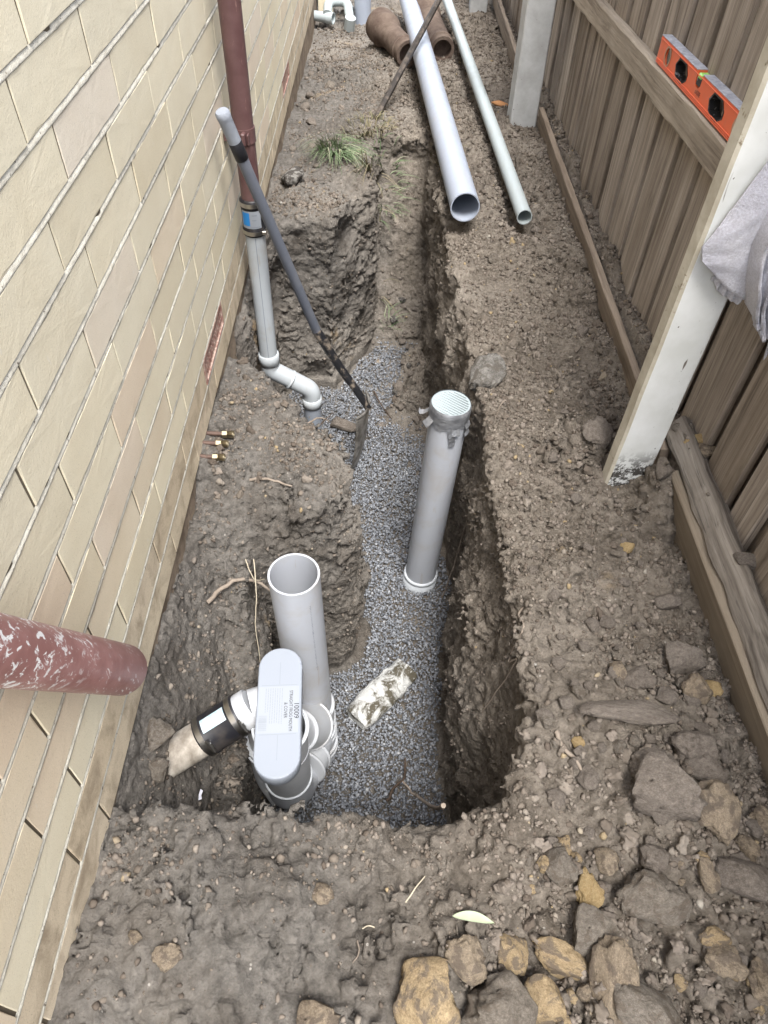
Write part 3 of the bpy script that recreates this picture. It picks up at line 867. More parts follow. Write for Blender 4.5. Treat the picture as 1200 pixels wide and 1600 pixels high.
# ---------------------------------------------------------------- loose stuff on the ground
def rand_rot(n):
    q = rng.normal(size=(n, 4)); q /= np.linalg.norm(q, axis=1)[:, None]
    w, x, y, z = q.T
    return np.stack([np.stack([1 - 2 * (y * y + z * z), 2 * (x * y - z * w), 2 * (x * z + y * w)], -1),
                     np.stack([2 * (x * y + z * w), 1 - 2 * (x * x + z * z), 2 * (y * z - x * w)], -1),
                     np.stack([2 * (x * z - y * w), 2 * (y * z + x * w), 1 - 2 * (x * x + y * y)], -1)], 1)
def scatter(name, pos, size, m, base=ICO1, jitter=0.28, smooth=False, squash=(0.55, 1.0)):
    n = len(pos); bv, bf = base
    sc = size[:, None] * rng.uniform(squash[0], squash[1], (n, 3))
    v = bv[None] * (1 + rng.uniform(-jitter, jitter, (n, len(bv), 1)))
    v = v * sc[:, None, :]
    v = np.einsum('nij,nkj->nki', rand_rot(n), v) + pos[:, None, :]
    f = bf[None] + (np.arange(n) * len(bv))[:, None, None]
    o = link(name, mesh_np(v.reshape(-1, 3), f.reshape(-1, 3), smooth), m)
    return tag(o, kind='stuff')
OCT = (np.array([[1, 0, 0], [-1, 0, 0], [0, 1, 0], [0, -1, 0], [0, 0, 1], [0, 0, -1]], float), np.array([[0, 2, 4], [2, 1, 4], [1, 3, 4], [3, 0, 4], [2, 0, 5], [1, 2, 5], [3, 1, 5], [0, 3, 5]]))
# blue metal gravel on the trench floor
px = rng.uniform(-0.44, 0.30, 170000); py = rng.uniform(0.5, 3.10, 170000)
h = hat(px, py)
edge = vnoise(np.stack([px * 9, py * 9, np.full_like(px, 3.0)], -1)) * 0.014
ok = (h < -0.822 + edge) | ((h < -0.80) & (rng.random(len(h)) < 0.12))
px, py, h = px[ok], py[ok], h[ok]
near = rng.random(len(px)) < np.interp(py, [0.5, 2.0, 3.0], [1.0, 0.85, 0.6])
px, py, h = px[near][:39000], py[near][:39000], h[near][:39000]
lv = rng.random(len(px))
pz = np.maximum(h, -0.848) + 0.001 + lv * 0.010
sz = rng.gamma(7, 0.0037 / 7, len(px)).clip(0.0018, 0.0075)
low = lv < 0.45
scatter('gravel_bed', np.stack([px, py, pz], -1)[~low], sz[~low] * 1.06, MAT['gravel'], jitter=0.22)
scatter('gravel_bed', np.stack([px, py, pz], -1)[low], sz[low] * 1.2, MAT['gravel'], OCT, jitter=0.25)
# soil crumbs over everything else
N = 260000
px = rng.uniform(-0.44, 0.80, N); py = 0.05 + 6.0 * rng.random(N) ** 1.9
h = hat(px, py)
slope = np.maximum(np.abs(hat(px + 0.012, py) - h), np.abs(hat(px, py + 0.016) - h))
dens = np.clip(0.42 + 0.9 * vnoise(np.stack([px * 5, py * 5, np.full_like(px, 7.7)], -1)) + np.clip(px - 0.15, 0, 0.6) * 0.9, 0.10, 1)
dens *= np.where((px < 0.2) & (py < 0.5), 0.4, 1.0)
dens = np.where(h < -0.80, 0.02, dens)
ok = (rng.random(N) < dens) & (slope < 0.02)
px, py, h = px[ok][:44000], py[ok][:44000], h[ok][:44000]
sz = (0.0014 + rng.gamma(1.3, 0.0019, len(px))) * np.interp(py, [0, 2, 5], [1, 1.25, 1.8])
sz = sz.clip(0.001, 0.009)
big_ = sz > 0.0032
scatter('soil_crumbs', np.stack([px, py, h + sz * 0.05], -1)[big_], sz[big_], MAT['crumb'], jitter=0.42, squash=(0.45, 1.0))
scatter('soil_crumbs', np.stack([px, py, h + sz * 0.05], -1)[~big_], sz[~big_] * 1.15, MAT['crumb'], OCT, jitter=0.4, squash=(0.5, 1.0))
# bigger crumbs, rounder
N = 30000
px = rng.uniform(-0.42, 0.80, N); py = 0.05 + 5.8 * rng.random(N) ** 1.7
h = hat(px, py)
slope = np.maximum(np.abs(hat(px + 0.02, py) - h), np.abs(hat(px, py + 0.02) - h))
d = np.clip(0.16 + 0.9 * vnoise(np.stack([px * 4, py * 4, np.full_like(px, 1.7)], -1)) + np.clip(px - 0.2, 0, 0.6) * 1.1, 0.02, 1)
d *= np.where((px < 0.2) & (py < 0.6), 0.12, 1.0)
d = np.where((py > 2.2) & (px > -0.05) & (px < 0.25) & (h < -0.1), 0.8, d)
d = np.where(h < -0.81, 0.004, d)
ok = (rng.random(N) < d) & (slope < 0.028)
px, py, h = px[ok][:2000], py[ok][:2000], h[ok][:2000]
sz = (0.005 + rng.gamma(1.4, 0.0034, len(px))).clip(0.004, 0.017)
def rubble(name, pos, size, m, base):
    bv, bf = base
    n = len(pos)
    out = np.empty((n, len(bv), 3), np.float32)
    for a in range(0, n, 400):
        k = min(400, n - a)
        u = np.repeat(bv[None], k, 0)
        off = rng.uniform(0, 60, (k, 1, 3))
        for _ in range(6):                                 # broken faces
            nr = rng.normal(size=(k, 3)); nr /= np.linalg.norm(nr, axis=1)[:, None]
            hgt = np.einsum('kij,kj->ki', u, nr)
            u = u - (np.maximum(hgt - rng.uniform(0.35, 0.8, (k, 1)), 0) * 0.95)[..., None] * nr[:, None, :]
        q = u + off
        d = vnoise(q * 1.9) * 0.40 + (np.abs(vnoise(q * 3.9)) - 0.25) * 0.5 + vnoise(q * 8.5) * 0.16
        v = u * (1 + d)[..., None] * (size[a:a + k, None, None] * rng.uniform(0.65, 1.15, (k, 1, 3)))
        out[a:a + k] = np.einsum('nij,nkj->nki', rand_rot(k), v) + pos[a:a + k, None, :]
    f = bf[None] + (np.arange(n) * len(bv))[:, None, None]
    return tag(link(name, mesh_np(out.reshape(-1, 3), f.reshape(-1, 3), False), m), kind='stuff')
P_ = np.stack([px, py, h + sz * 0.05], -1); b_ = sz > 0.0085
rubble('soil_clod_rubble', P_[b_], sz[b_], MAT['crumb'], ICO3)
rubble('soil_clod_rubble', P_[~b_], sz[~b_], MAT['crumb'], ICO2)

# grit and small lumps stuck in the cut faces
pick = np.nonzero((VV[:, 2] > -0.79) & (VV[:, 2] < -0.09) & (VV[:, 1] < 3.3))[0]
pick = rng.choice(pick, 13000, replace=False)
sz = (0.0013 + rng.gamma(1.2, 0.0017, len(pick))).clip(0.001, 0.010)
scatter('embedded_grit', VV[pick] + rng.normal(0, 0.001, (len(pick), 3)), sz, MAT['crumb'], OCT, jitter=0.4, squash=(0.5, 1.0))

# ---------------------------------------------------------------- rocks and clods one can pick out
CLODS = {}
def clod_obj(x, y, w, hh, mat, label, seed, cat='clod', group=None, name='soil_clod', z=None, tall=0.75, rot=None, sink=0.28, base=None):
    key = (seed % 9, mat, w > 0.045)
    if key not in CLODS:
        me = clod_mesh(seed % 9 + (20 if w > 0.045 else 1), ICO4 if w > 0.045 else ICO3)
        me.materials.append(MAT[mat]); CLODS[key] = me
    o = bpy.data.objects.new(name, CLODS[key]); COL.objects.link(o)
    sx, sy = w / 2, hh / 2 * 1.12
    sz = min(sx, sy) * tall
    o.scale = (sx, sy, sz)
    o.rotation_euler = (rnd.uniform(-.3, .3), rnd.uniform(-.3, .3), rnd.uniform(-.4, .4) if rot is None else rot)
    zz = hmean(x, y, min(w, hh) * 0.3) if z is None else z
    o.location = (x, y, zz + sz * (1 - 2 * sink) * 0.9)
    return tag(o, label, cat, group)
ROCKS = [
 (0.099, 0.156, 0.091, 0.100, 'clod_yellow', 'big knobbly yellow clay lump at the bottom edge, left of the pale grey rock'),
 (0.206, 0.147, 0.109, 0.085, 'clod_grey', 'large pale grey rock at the bottom edge beside the big yellow clay lump'),
 (0.162, 0.212, 0.065, 0.055, 'clod_tan', 'tan fist sized clod just below the pale green leaf'),
 (0.238, 0.225, 0.046, 0.050, 'clod_yellow', 'round yellowish clod standing alone right of the tan fist sized clod'),
 (0.319, 0.214, 0.104, 0.045, 'clod_yellow', 'long pale yellow clay slab lying left of the upright brown clay chunk'),
 (0.373, 0.251, 0.076, 0.060, 'clod_grey', 'smooth dark grey clod above the long yellow clay slab'),
 (0.382, 0.181, 0.068, 0.105, 'clod_tan', 'tall upright brown and yellow clay chunk among the bottom rubble'),
 (0.375, 0.318, 0.044, 0.055, 'clod_ochre', 'bright ochre clay lump in front of the grey clod'),
 (0.414, 0.358, 0.039, 0.041, 'clod_tan', 'small tan clod just right of and above the bright ochre lump'),
 (0.329, 0.347, 0.049, 0.054, 'clod_grey', 'rounded grey clod left of the bright ochre lump'),
 (0.345, 0.382, 0.028, 0.031, 'clod_yellow', 'small tan chip lying behind the rounded grey clod'),
 (0.471, 0.298, 0.109, 0.072, 'clod_grey', 'large flat grey brown rock with a pale top in the lower right rubble'),
 (0.618, 0.330, 0.080, 0.064, 'clod_brown', 'big brown clod near the right edge with a root beside it'),
 (0.563, 0.330, 0.032, 0.047, 'clod_tan', 'narrow tan stone between the flat grey rock and the big brown clod'),
 (0.524, 0.454, 0.110, 0.085, 'clod_brown', 'largest brown clod, in the middle of the right hand rubble'),
 (0.598, 0.424, 0.075, 0.085, 'clod_tan', 'smooth sloping tan clod against the right side of the largest brown clod'),
 (0.513, 0.513, 0.077, 0.059, 'clod_brown', 'squarish brown clod just above the largest brown clod'),
 (0.597, 0.544, 0.083, 0.067, 'clod_brown', 'broad brown clod at the right end of the log shaped clod'),
 (0.531, 0.687, 0.061, 0.046, 'clod_brown', 'oval brown clod topmost of the cluster above the log shaped clod'),
 (0.502, 0.708, 0.036, 0.044, 'clod_tan', 'small upright clod left of the oval brown clod'),
 (0.643, 0.668, 0.058, 0.051, 'clod_tan', 'tan clod beside the orange clay lump at the plinth board'),
 (0.690, 0.683, 0.036, 0.036, 'clod_ochre', 'orange clay lump resting against the plinth board'),
 (0.668, 0.676, 0.020, 0.018, 'clod_ochre', 'tiny orange clay crumb next to the orange clay lump'),
 (0.650, 0.747, 0.079, 0.058, 'clod_brown', 'wide brown clod against the plinth board, above the orange clay lump'),
 (0.589, 1.395, 0.078, 0.075, 'clod_brown', 'crumbly dark clod at the left foot of the near white post'),
 (0.800, 1.257, 0.051, 0.050, 'clod_tan', 'tan stone behind the top end of the weathered timber'),
 (0.786, 1.290, 0.050, 0.042, 'clod_ochre', 'ochre clay lump behind the top end of the weathered timber'),
 (0.772, 1.345, 0.052, 0.036, 'clod_grey', 'grey stone between the near white post and the palings'),
 (0.785, 1.024, 0.044, 0.038, 'clod_brown', 'round clod on the dirt strip halfway along the weathered timber'),
 (0.772, 0.975, 0.042, 0.022, 'clod_ochre', 'flat ochre chip on the dirt strip beside the weathered timber'),
 (0.786, 0.918, 0.046, 0.046, 'clod_brown', 'rounded brown clod against the palings at the right edge'),
 (0.705, 1.225, 0.036, 0.064, 'clod_brown', 'long brown clod wedged under the top end of the weathered timber'),
 (0.607, 1.058, 0.033, 0.027, 'clod_ochre', 'crumbled ochre chip on the bare soil below the near white post'),
 (-0.359, 2.995, 0.089, 0.105, 'clod_dark', 'dark square edged stone block on the bank beside the brick wall'),
 (0.648, 0.377, 0.037, 0.037, 'clod_tan', 'small tan stone above the big brown clod near the right edge'),
 (0.484, 0.359, 0.048, 0.043, 'clod_brown', 'brown clod directly above the large flat grey brown rock'),
 (0.559, 0.212, 0.060, 0.044, 'clod_tan', 'tan clod in the bottom right corner rubble, left one of two'),
 (0.612, 0.183, 0.049, 0.059, 'clod_tan', 'tan clod in the bottom right corner rubble, right one of two'),
 (0.553, 0.242, 0.047, 0.030, 'clod_yellow', 'thin yellow chip in the bottom right corner rubble'),
 (0.420, 0.150, 0.096, 0.067, 'clod_grey', 'broad grey clod at the bottom edge right of the upright clay chunk'),
 (0.277, 0.160, 0.067, 0.060, 'clod_yellow', 'yellow brown clay lump at the bottom edge under the long yellow slab'),
 (-0.058, 0.138, 0.062, 0.040, 'clod_tan', 'flattened yellow clay patch at the bottom edge, left of the big yellow lump'),
 (-0.295, 0.209, 0.042, 0.032, 'clod_tan', 'tan clay smear in the trodden grey soil near the wall'),
 (-0.351, 0.238, 0.024, 0.020, 'clod_tan', 'small tan clay fleck in the soil close to the wall foot'),
 (-0.063, 0.303, 0.035, 0.029, 'clod_tan', 'small yellow clay fleck in the trodden soil before the gully'),
 (0.394, 0.559, 0.024, 0.020, 'clod_ochre', 'ochre crumb lying below the log shaped clod'),
 (0.690, 0.420, 0.045, 0.045, 'clod_tan', 'pale tan clod against the plinth board at the right edge'),
 (0.607, 0.503, 0.070, 0.050, 'clod_brown', 'low brown clod between the largest brown clod and the plinth board'),
 (0.660, 0.906, 0.052, 0.042, 'clod_brown', 'broken brown clod on the bare soil beside the plinth board'),
 (0.020, 2.86, 0.035, 0.03, 'clod_tan', 'pale stone at the foot of the far bank beside the gravel'),
]
for i, (x, y, w, hh, mt, lab) in enumerate(ROCKS):
    z = None
    sk = 0.14
    if 'flattened' in lab or 'fleck' in lab or 'smear' in lab: sk = 0.47
    rock = 'rock' in lab or 'stone' in lab
    clod_obj(x, y, w * 1.08, hh * 1.08, mt, lab, i * 5 + 1, 'rock' if rock else 'clod', name='rock' if rock else ('clay_lump' if mt in ('clod_yellow', 'clod_ochre') else 'soil_clod'), z=z, sink=sk)
# log shaped clod
o = link('soil_clod', clod_mesh(31, ICO4, 0.2, 1.4), MAT['clod_brown'])
o.scale = (0.097, 0.026, 0.024); o.location = (0.492, 0.606, hmean(0.49, 0.606) + 0.014); o.rotation_euler = (0, 0.06, -0.09)
tag(o, 'long log shaped brown clod lying across the right hand rubble', 'clod')
# mortar chunk under-cut at the trench edge
o = link('mortar_chunk', clod_mesh(44, ICO4, 0.4, 2.0), MAT['mortar_lump'])
o.scale = (0.066, 0.060, 0.040); o.location = (0.325, 1.70, hmean(0.34, 1.70) + 0.020); o.rotation_euler = (0.2, -0.1, 0.4)
tag(o, 'grey crumbling mortar chunk on the trench edge behind the taped pipe', 'rubble')
# root bound clod under the shovel blade
o = link('soil_clod', clod_mesh(52, ICO4, 0.4, 2.0), MAT['clod_brown'])
o.scale = (0.075, 0.03, 0.026); o.location = (-0.115, 2.37, -0.825); o.rotation_euler = (0, 0, -0.25)
tag(o, 'brown rooty clod on the gravel behind the shovel blade', 'clod')
# smaller clods, many alike
GRP = [
 ('clods in the loose dirt along the palings', 'small brown clod in the loose dirt between the plinth board and the palings', 34, lambda: (rnd.uniform(0.757, 0.789), rnd.uniform(0.62, 3.4)), (0.014, 0.036), ['clod_brown', 'clod_brown', 'clod_tan']),
 ('clods in the right hand rubble', 'small brown clod among the rubble between the trench and the plinth board', 70, lambda: (rnd.gauss(0.53, 0.10), rnd.gauss(0.60, 0.17)), (0.018, 0.042), ['clod_brown', 'clod_brown', 'clod_grey']),
 ('clods in the bottom right rubble', 'small tan or grey clod in the rubble at the bottom right', 50, lambda: (rnd.uniform(0.26, 0.66), rnd.uniform(0.12, 0.40)), (0.014, 0.034), ['clod_tan', 'clod_grey', 'clod_brown', 'clod_brown', 'clod_yellow']),
 ('clods on the slope at the far end of the trench', 'small brown clod on the slope at the far end of the trench', 34, lambda: (rnd.uniform(-0.01, 0.22), rnd.uniform(2.2, 3.35)), (0.02, 0.05), ['clod_brown', 'clod_brown', 'clod_dark']),
 ('clods along the foot of the far wall', 'small dark clod in the loose soil along the far part of the brick wall', 24, lambda: (rnd.uniform(-0.41, -0.27), rnd.uniform(3.0, 5.0)), (0.025, 0.06), ['clod_brown', 'clod_grey']),
 ('clods beside the lying pipes', 'small brown clod on the dirt between the lying pipes and the fence', 30, lambda: (rnd.uniform(0.36, 0.71), rnd.uniform(1.9, 4.8)), (0.02, 0.05), ['clod_brown', 'clod_brown', 'clod_grey']),
 ('clods on the bare soil by the near post', 'small brown clod on the bare soil below the near white post', 26, lambda: (rnd.uniform(0.34, 0.70), rnd.uniform(0.8, 1.6)), (0.012, 0.034), ['clod_brown']),
]
LAND = [('%s' % l, x, y) for l, x, y in (
 ('large pale grey rock', .206, .147), ('big knobbly yellow lump', .099, .156), ('tan fist sized clod', .162, .212), ('long yellow clay slab', .319, .214),
 ('upright clay chunk', .382, .181), ('bright ochre lump', .375, .318), ('large flat grey brown rock', .471, .298), ('big brown clod by the root', .618, .33),
 ('largest brown clod', .524, .454), ('smooth sloping tan clod', .598, .424), ('squarish brown clod', .513, .513), ('log shaped clod', .49, .606), ('oval brown clod', .531, .687),
 ('orange clay lump', .69, .683), ('wide clod at the plinth', .65, .747), ('near white post', .64, 1.28), ('weathered timber top end', .76, 1.25), ('mortar chunk', .318, 1.70),
 ('thick pipe end', .325, 2.62), ('thin pipe end', .551, 2.61), ('farther pale post', .65, 3.56), ('orange wood chip', .588, 3.83), ('dark stone block', -.359, 2.995),
 ('lush green tuft', -.19, 3.36), ('small green tuft', .035, 3.42), ('foot of the iron bar', -.02, 3.72), ('left earthenware pipe', .1, 4.75), ('right earthenware pipe', .33, 4.75),
 ('farther air vent', -.43, 3.78), ('white waste bends', -.3, 5.5), ('far gravel edge', .05, 2.7), ('ochre crumb by the timber', .772, .975), ('taped pipe', .21, 1.55), ('flat grey stone by the palings', .772, 1.345), ('bare soil ochre chip', .607, 1.058))]
SEEN = {}
ORD = ['nearest', 'second', 'third', 'fourth', 'fifth', 'sixth', 'seventh', 'eighth', 'ninth', 'tenth', 'eleventh', 'twelfth', 'thirteenth', 'fourteenth', 'fifteenth', 'sixteenth', 'seventeenth', 'eighteenth', 'nineteenth', 'twentieth']
PEND = []
k = 0
for grp, lab, n, fpos, (a, b), mts in GRP:
    for i in range(n):
        x, y = fpos()
        if not (-0.42 < x < 0.80 and 0.1 < y < 5.6): continue
        if grp == 'clods in the right hand rubble': x = min(max(x, 0.34), 0.712)
        if 0.705 < x < 0.757 or (0.58 < x < 0.73 and 1.25 < y < 1.36): continue
        w = a + (b - a) * rnd.random() ** 1.6
        mt = rnd.choice(mts)
        o = clod_obj(x, y, w, w * rnd.uniform(0.7, 1.1), mt, lab, 100 + k, 'clod', grp); k += 1
        L = min(LAND, key=lambda l: (l[1] - x) ** 2 + (l[2] - y) ** 2)
        dx, dy = x - L[1], y - L[2]
        vert = '' if abs(dy) < 0.45 * abs(dx) else ('above' if dy > 0 else 'below')
        hor = '' if abs(dx) < 0.45 * abs(dy) else ('left' if dx < 0 else 'right')
        where = (vert + ' and ' + hor + ' of') if vert and hor else (vert or hor + ' of')
        PEND.append(((mt.split('_')[1], where, L[0]), math.hypot(dx, dy), o))
PEND.sort(key=lambda t: t[1])
for key, d_, o in PEND:
    c_ = SEEN.get(key, 0); SEEN[key] = c_ + 1
    o['label'] = '%s small %s clod %s the %s' % (ORD[min(c_, 19)], key[0], key[1], key[2])

# ---------------------------------------------------------------- gully with its riser, trap and oval cover
gul = empty('gully_assembly', (-0.18, 0.68, -0.86), 'white drain gully with open riser pipe and oval labelled cover in the pit', 'drain')
gl0 = Vector(gul.location)
def lp(base): return lambda *ps: [Vector(p) - base for p in ps]
q = lp(gl0)
RT = Vector((-0.159, 0.895, 0.078)); RB = Vector((-0.145, 0.905, -0.86))
def on(t): return RT + (RB - RT) * t
riser = tube(q(RT, on(0.3), on(0.64)), 0.055, 48, wall=0.0045).build('riser_pipe', MAT['pvc_grey'], gul)
# faint printed line down the riser: small dashes
mb = MB()
ax = (RB - RT).normalized()
for i in range(46):
    t = 0.06 + 0.30 * i / 46
    p = on(t)
    a = R_(-52)
    d = Vector((math.cos(a), math.sin(a), 0)); s_ = ax.cross(d)
    ln = rnd.uniform(0.0015, 0.0042); wd = rnd.uniform(0.0010, 0.0022)
    c = p + d * 0.0553
    mb.add(q(c - s_ * wd - ax * ln / 2, c + s_ * wd - ax * ln / 2, c + s_ * wd + ax * ln / 2, c - s_ * wd + ax * ln / 2), [(0, 1, 2, 3)])
po = mb.build('printed_line', MAT['grey_ink'], riser); po['kind'] = 'stuff'
def collar(a, b, r0, r1, mat_, parent, base, lip=0.0035, name='socket'):
    """a pipe socket with a raised bright lip at each end"""
    a = Vector(a); b = Vector(b); d = (b - a).normalized(); L = (b - a).length
    o = tube([p - base for p in (a, a + d * 0.006, a + d * L * .5, b - d * 0.006, b)], [r0, r0, (r0 + r1) / 2, r1, r1], 44).build(name, mat_, parent)
    mb = MB()
    for c in (a, b):
        n_ = 40; prof = []
        pts = [c - base - d * 0.004, c - base - d * 0.0025, c - base + d * 0.0025, c - base + d * 0.004]
        rr_ = r0 if c is a else r1
        tube(pts, [rr_ + 0.0002, rr_ + lip, rr_ + lip, rr_ + 0.0002], n_, mb)
    mb.build('rim', MAT['pvc_white'], o)
    return o
collar(on(0.655), on(0.735), 0.0595, 0.0595, MAT['pvc_white'], gul, gl0)
tube(q(on(0.735), on(0.99)), 0.057, 40).build('lower_pipe', MAT['pvc_grey'], gul)
collar(on(0.80), on(0.83), 0.060, 0.060, MAT['pvc_white'], gul, gl0)
collar(on(0.90), on(0.93), 0.060, 0.060, MAT['pvc_white'], gul, gl0)
# body: an open round top, straight, then a bend at the bottom that turns to the stack
BT = Vector((-0.180, 0.655, -0.140)); BB = Vector((-0.192, 0.692, -0.50))
def ob(t): return BT + (BB - BT) * t
tube(q(ob(0), ob(0.5), ob(1)), 0.0565, 48, wall=0.004).build('gully_body', MAT['pvc_white'], gul)
mb = MB()
for t in (0.0, 0.985):
    c = ob(t) - gl0; d = (BB - BT).normalized()
    tube([c - d * 0.0045, c - d * 0.003, c + d * 0.003, c + d * 0.0045], [0.0555, 0.0605, 0.0605, 0.0555], 48, mb, cap0=False, cap1=False)
    # inner face so that the lip is a ring and not a lid
    tube([c - d * 0.0045, c + d * 0.0045], [0.0555, 0.0526], 48, mb, cap0=False, cap1=False)
    mb.build('body_rim', MAT['pvc_rim'], gul)
    mb = MB()
tube(q(ob(0.36), ob(0.365)), 0.0574, 48).build('seam', MAT['pvc_grey'], gul)
bend = fillet([BB, (-0.193, 0.697, -0.625), (-0.150, 0.86, -0.66)], 0.085, 10)
tube([Vector(p) - gl0 for p in bend], 0.0585, 40).build('bend', MAT['pvc_grey'], gul)
# inclined junction between the body and the stack: two flanged sockets
collar((-0.171, 0.755, -0.60), (-0.160, 0.795, -0.612), 0.065, 0.065, MAT['pvc_white'], gul, gl0, 0.004, 'junction_socket')
collar((-0.168, 0.765, -0.40), (-0.148, 0.815, -0.475), 0.050, 0.061, MAT['pvc_white'], gul, gl0, 0.004, 'junction_socket')
tube(q((-0.182, 0.73, -0.36), (-0.160, 0.79, -0.43), (-0.146, 0.885, -0.55)), 0.047, 32).build('junction_branch', MAT['pvc_white'], gul)
# trap leg on the wall side
tube(q((-0.236, 0.752, -0.235), (-0.240, 0.748, -0.42)), 0.048, 36).build('trap_leg', MAT['pvc_white'], gul)
collar((-0.240, 0.748, -0.42), (-0.241, 0.746, -0.445), 0.056, 0.056, MAT['pvc_white'], gul, gl0)
tube([Vector(p) - gl0 for p in fillet([(-0.241, 0.746, -0.44), (-0.242, 0.744, -0.62), (-0.2, 0.70, -0.64)], 0.09, 8)], 0.054, 36).build('trap_bend', MAT['pvc_white'], gul)
# frog mouth: stadium neck standing in the body, and the cover with its skirt
def stadium(hl, r, n=16):
    out = []
    for i in range(n + 1):
        a = -math.pi / 2 + math.pi * i / n - math.pi / 2
        out.append((r * math.cos(a + math.pi / 2 + math.pi / 2), hl + r * math.sin(a + math.pi / 2 + math.pi / 2)))
    out = []
    for i in range(n + 1):
        a = math.pi * i / n
        out.append((r * math.cos(a), hl + r * math.sin(a)))
    for i in range(n + 1):
        a = math.pi + math.pi * i / n
        out.append((r * math.cos(a), -hl + r * math.sin(a)))
    return out
cov_c = Vector((-0.1800, 0.667, -0.080)); cov_rot = Matrix.Rotation(R_(3.6), 3, 'Z')
def prism(rings, mb, smooth_side=True, cap=True, capb=True):
    """rings: list of (outline, z)"""
    v = []; f = []
    n = len(rings[0][0])
    for out, z in rings: v += [cov_rot @ Vector((x, y, z)) for x, y in out]
    v = [p + cov_c - gl0 for p in v]
    for i in range(len(rings) - 1):
        for k_ in range(n):
            a = i * n + k_; b = i * n + (k_ + 1) % n
            f.append((a, b, b + n, a + n))
    mb.add(v, f, smooth_side)
    if cap: mb.add(v[-n:], [tuple(range(n))])
    if capb: mb.add(v[:n], [tuple(range(n))[::-1]])
mb = MB()
HLc, Rc = 0.098, 0.0465
prism([(stadium(HLc - .001, Rc - .0005), -0.036), (stadium(HLc, Rc), -0.034), (stadium(HLc, Rc), -0.003), (stadium(HLc, Rc - 0.0008), -0.001), (stadium(HLc, Rc - 0.0025), 0.0)], mb)
cover = mb.build('cover', MAT['pvc_bright'], gul)
mb = MB(); prism([(stadium(0.082, 0.032), -0.11), (stadium(0.082, 0.032), -0.037)], mb); mb.build('neck', MAT['pvc_white'], gul)
def cpt(x, y, z): return cov_rot @ Vector((x, y, z)) + cov_c - gl0
mb = MB()
for (x0, y0, x1, y1) in ((-0.0007, 0.056, 0.0007, 0.108), (-0.0007, -0.108, 0.0007, -0.056), (-0.037, 0.0535, 0.037, 0.0549), (-0.037, -0.0549, 0.037, -0.0535)):
    mb.add([cpt(x0, y0, 0.0004), cpt(x1, y0, 0.0004), cpt(x1, y1, 0.0004), cpt(x0, y1, 0.0004)], [(0, 1, 2, 3)])
go = mb.build('moulding_line', MAT['grey_ink'], cover); go['kind'] = 'stuff'
# sticker wrapped over the cover
mb = MB()
v = [cpt(-0.0423, -0.0515, 0.0004), cpt(0.0405, -0.0515, 0.0004), cpt(0.0405, 0.0515, 0.0004), cpt(-0.0423, 0.0515, 0.0004), cpt(0.0429, -0.0515, -0.003), cpt(0.0429, 0.0515, -0.003), cpt(0.0429, -0.0515, -0.014), cpt(0.0429, 0.0515, -0.014)]
mb.add(v, [(0, 1, 2, 3), (1, 4, 5, 2), (4, 6, 7, 5)])
label = mb.build('sticker', MAT['label'], cover)
def text_mesh(body, size, mat_, name, parent, origin, xdir, ydir, align='CENTER', squeeze=1.0):
    cu_ = bpy.data.curves.new('text', 'FONT'); cu_.body = body; cu_.size = size; cu_.align_x = align; cu_.align_y = 'CENTER'
    cu_.resolution_u = 3
    t = bpy.data.objects.new('text', cu_); COL.objects.link(t)
    dg = bpy.context.evaluated_depsgraph_get(); dg.update()
    me = bpy.data.meshes.new_from_object(t.evaluated_get(dg))
    bpy.data.objects.remove(t); 
    xd = Vector(xdir).normalized(); yd = Vector(ydir).normalized(); o_ = Vector(origin)
    for vv in me.vertices: vv.co = o_ + xd * vv.co.x * squeeze + yd * vv.co.y
    me.update()
    ob_ = link(name, me, mat_, parent)
    return ob_
rx = cov_rot @ Vector((0, -1, 0)); ry = cov_rot @ Vector((1, 0, 0))
lt = text_mesh('STRAIGHT FROG MOUTH', 0.0098, MAT['ink'], 'lettering', cover, cpt(0.0245, -0.004, 0.0009), rx, ry, squeeze=0.80)
text_mesh('& COVER', 0.0098, MAT['ink'], 'lettering', cover, cpt(0.0140, -0.003, 0.0009), rx, ry, squeeze=0.85)
text_mesh('10009', 0.0145, MAT['ink'], 'lettering', cover, cpt(0.0360, -0.004, 0.0009), rx, ry)
mb = MB()
for i in range(8):                       # the small print, too fine to read
    x = 0.0055 - i * 0.0048; y = 0.047
    while y > (-0.030 if i < 6 else -0.005):
        w = rnd.uniform(0.002, 0.007)
        mb.add([cpt(x, y, 0.0008), cpt(x, y - w, 0.0008), cpt(x + 0.0014, y - w, 0.0008), cpt(x + 0.0014, y, 0.0008)], [(0, 1, 2, 3)]); y -= w + 0.0012
y = -0.014
while y > -0.047:
    w = rnd.choice((0.0005, 0.0008, 0.0014))
    mb.add([cpt(-0.040, y, 0.0008), cpt(-0.040, y - w, 0.0008), cpt(-0.0235, y - w, 0.0008), cpt(-0.0235, y, 0.0008)], [(0, 1, 2, 3)]); y -= w + rnd.choice((0.0006, 0.001, 0.0016))
so = mb.build('small_print', MAT['grey_ink'], cover); so['kind'] = 'stuff'

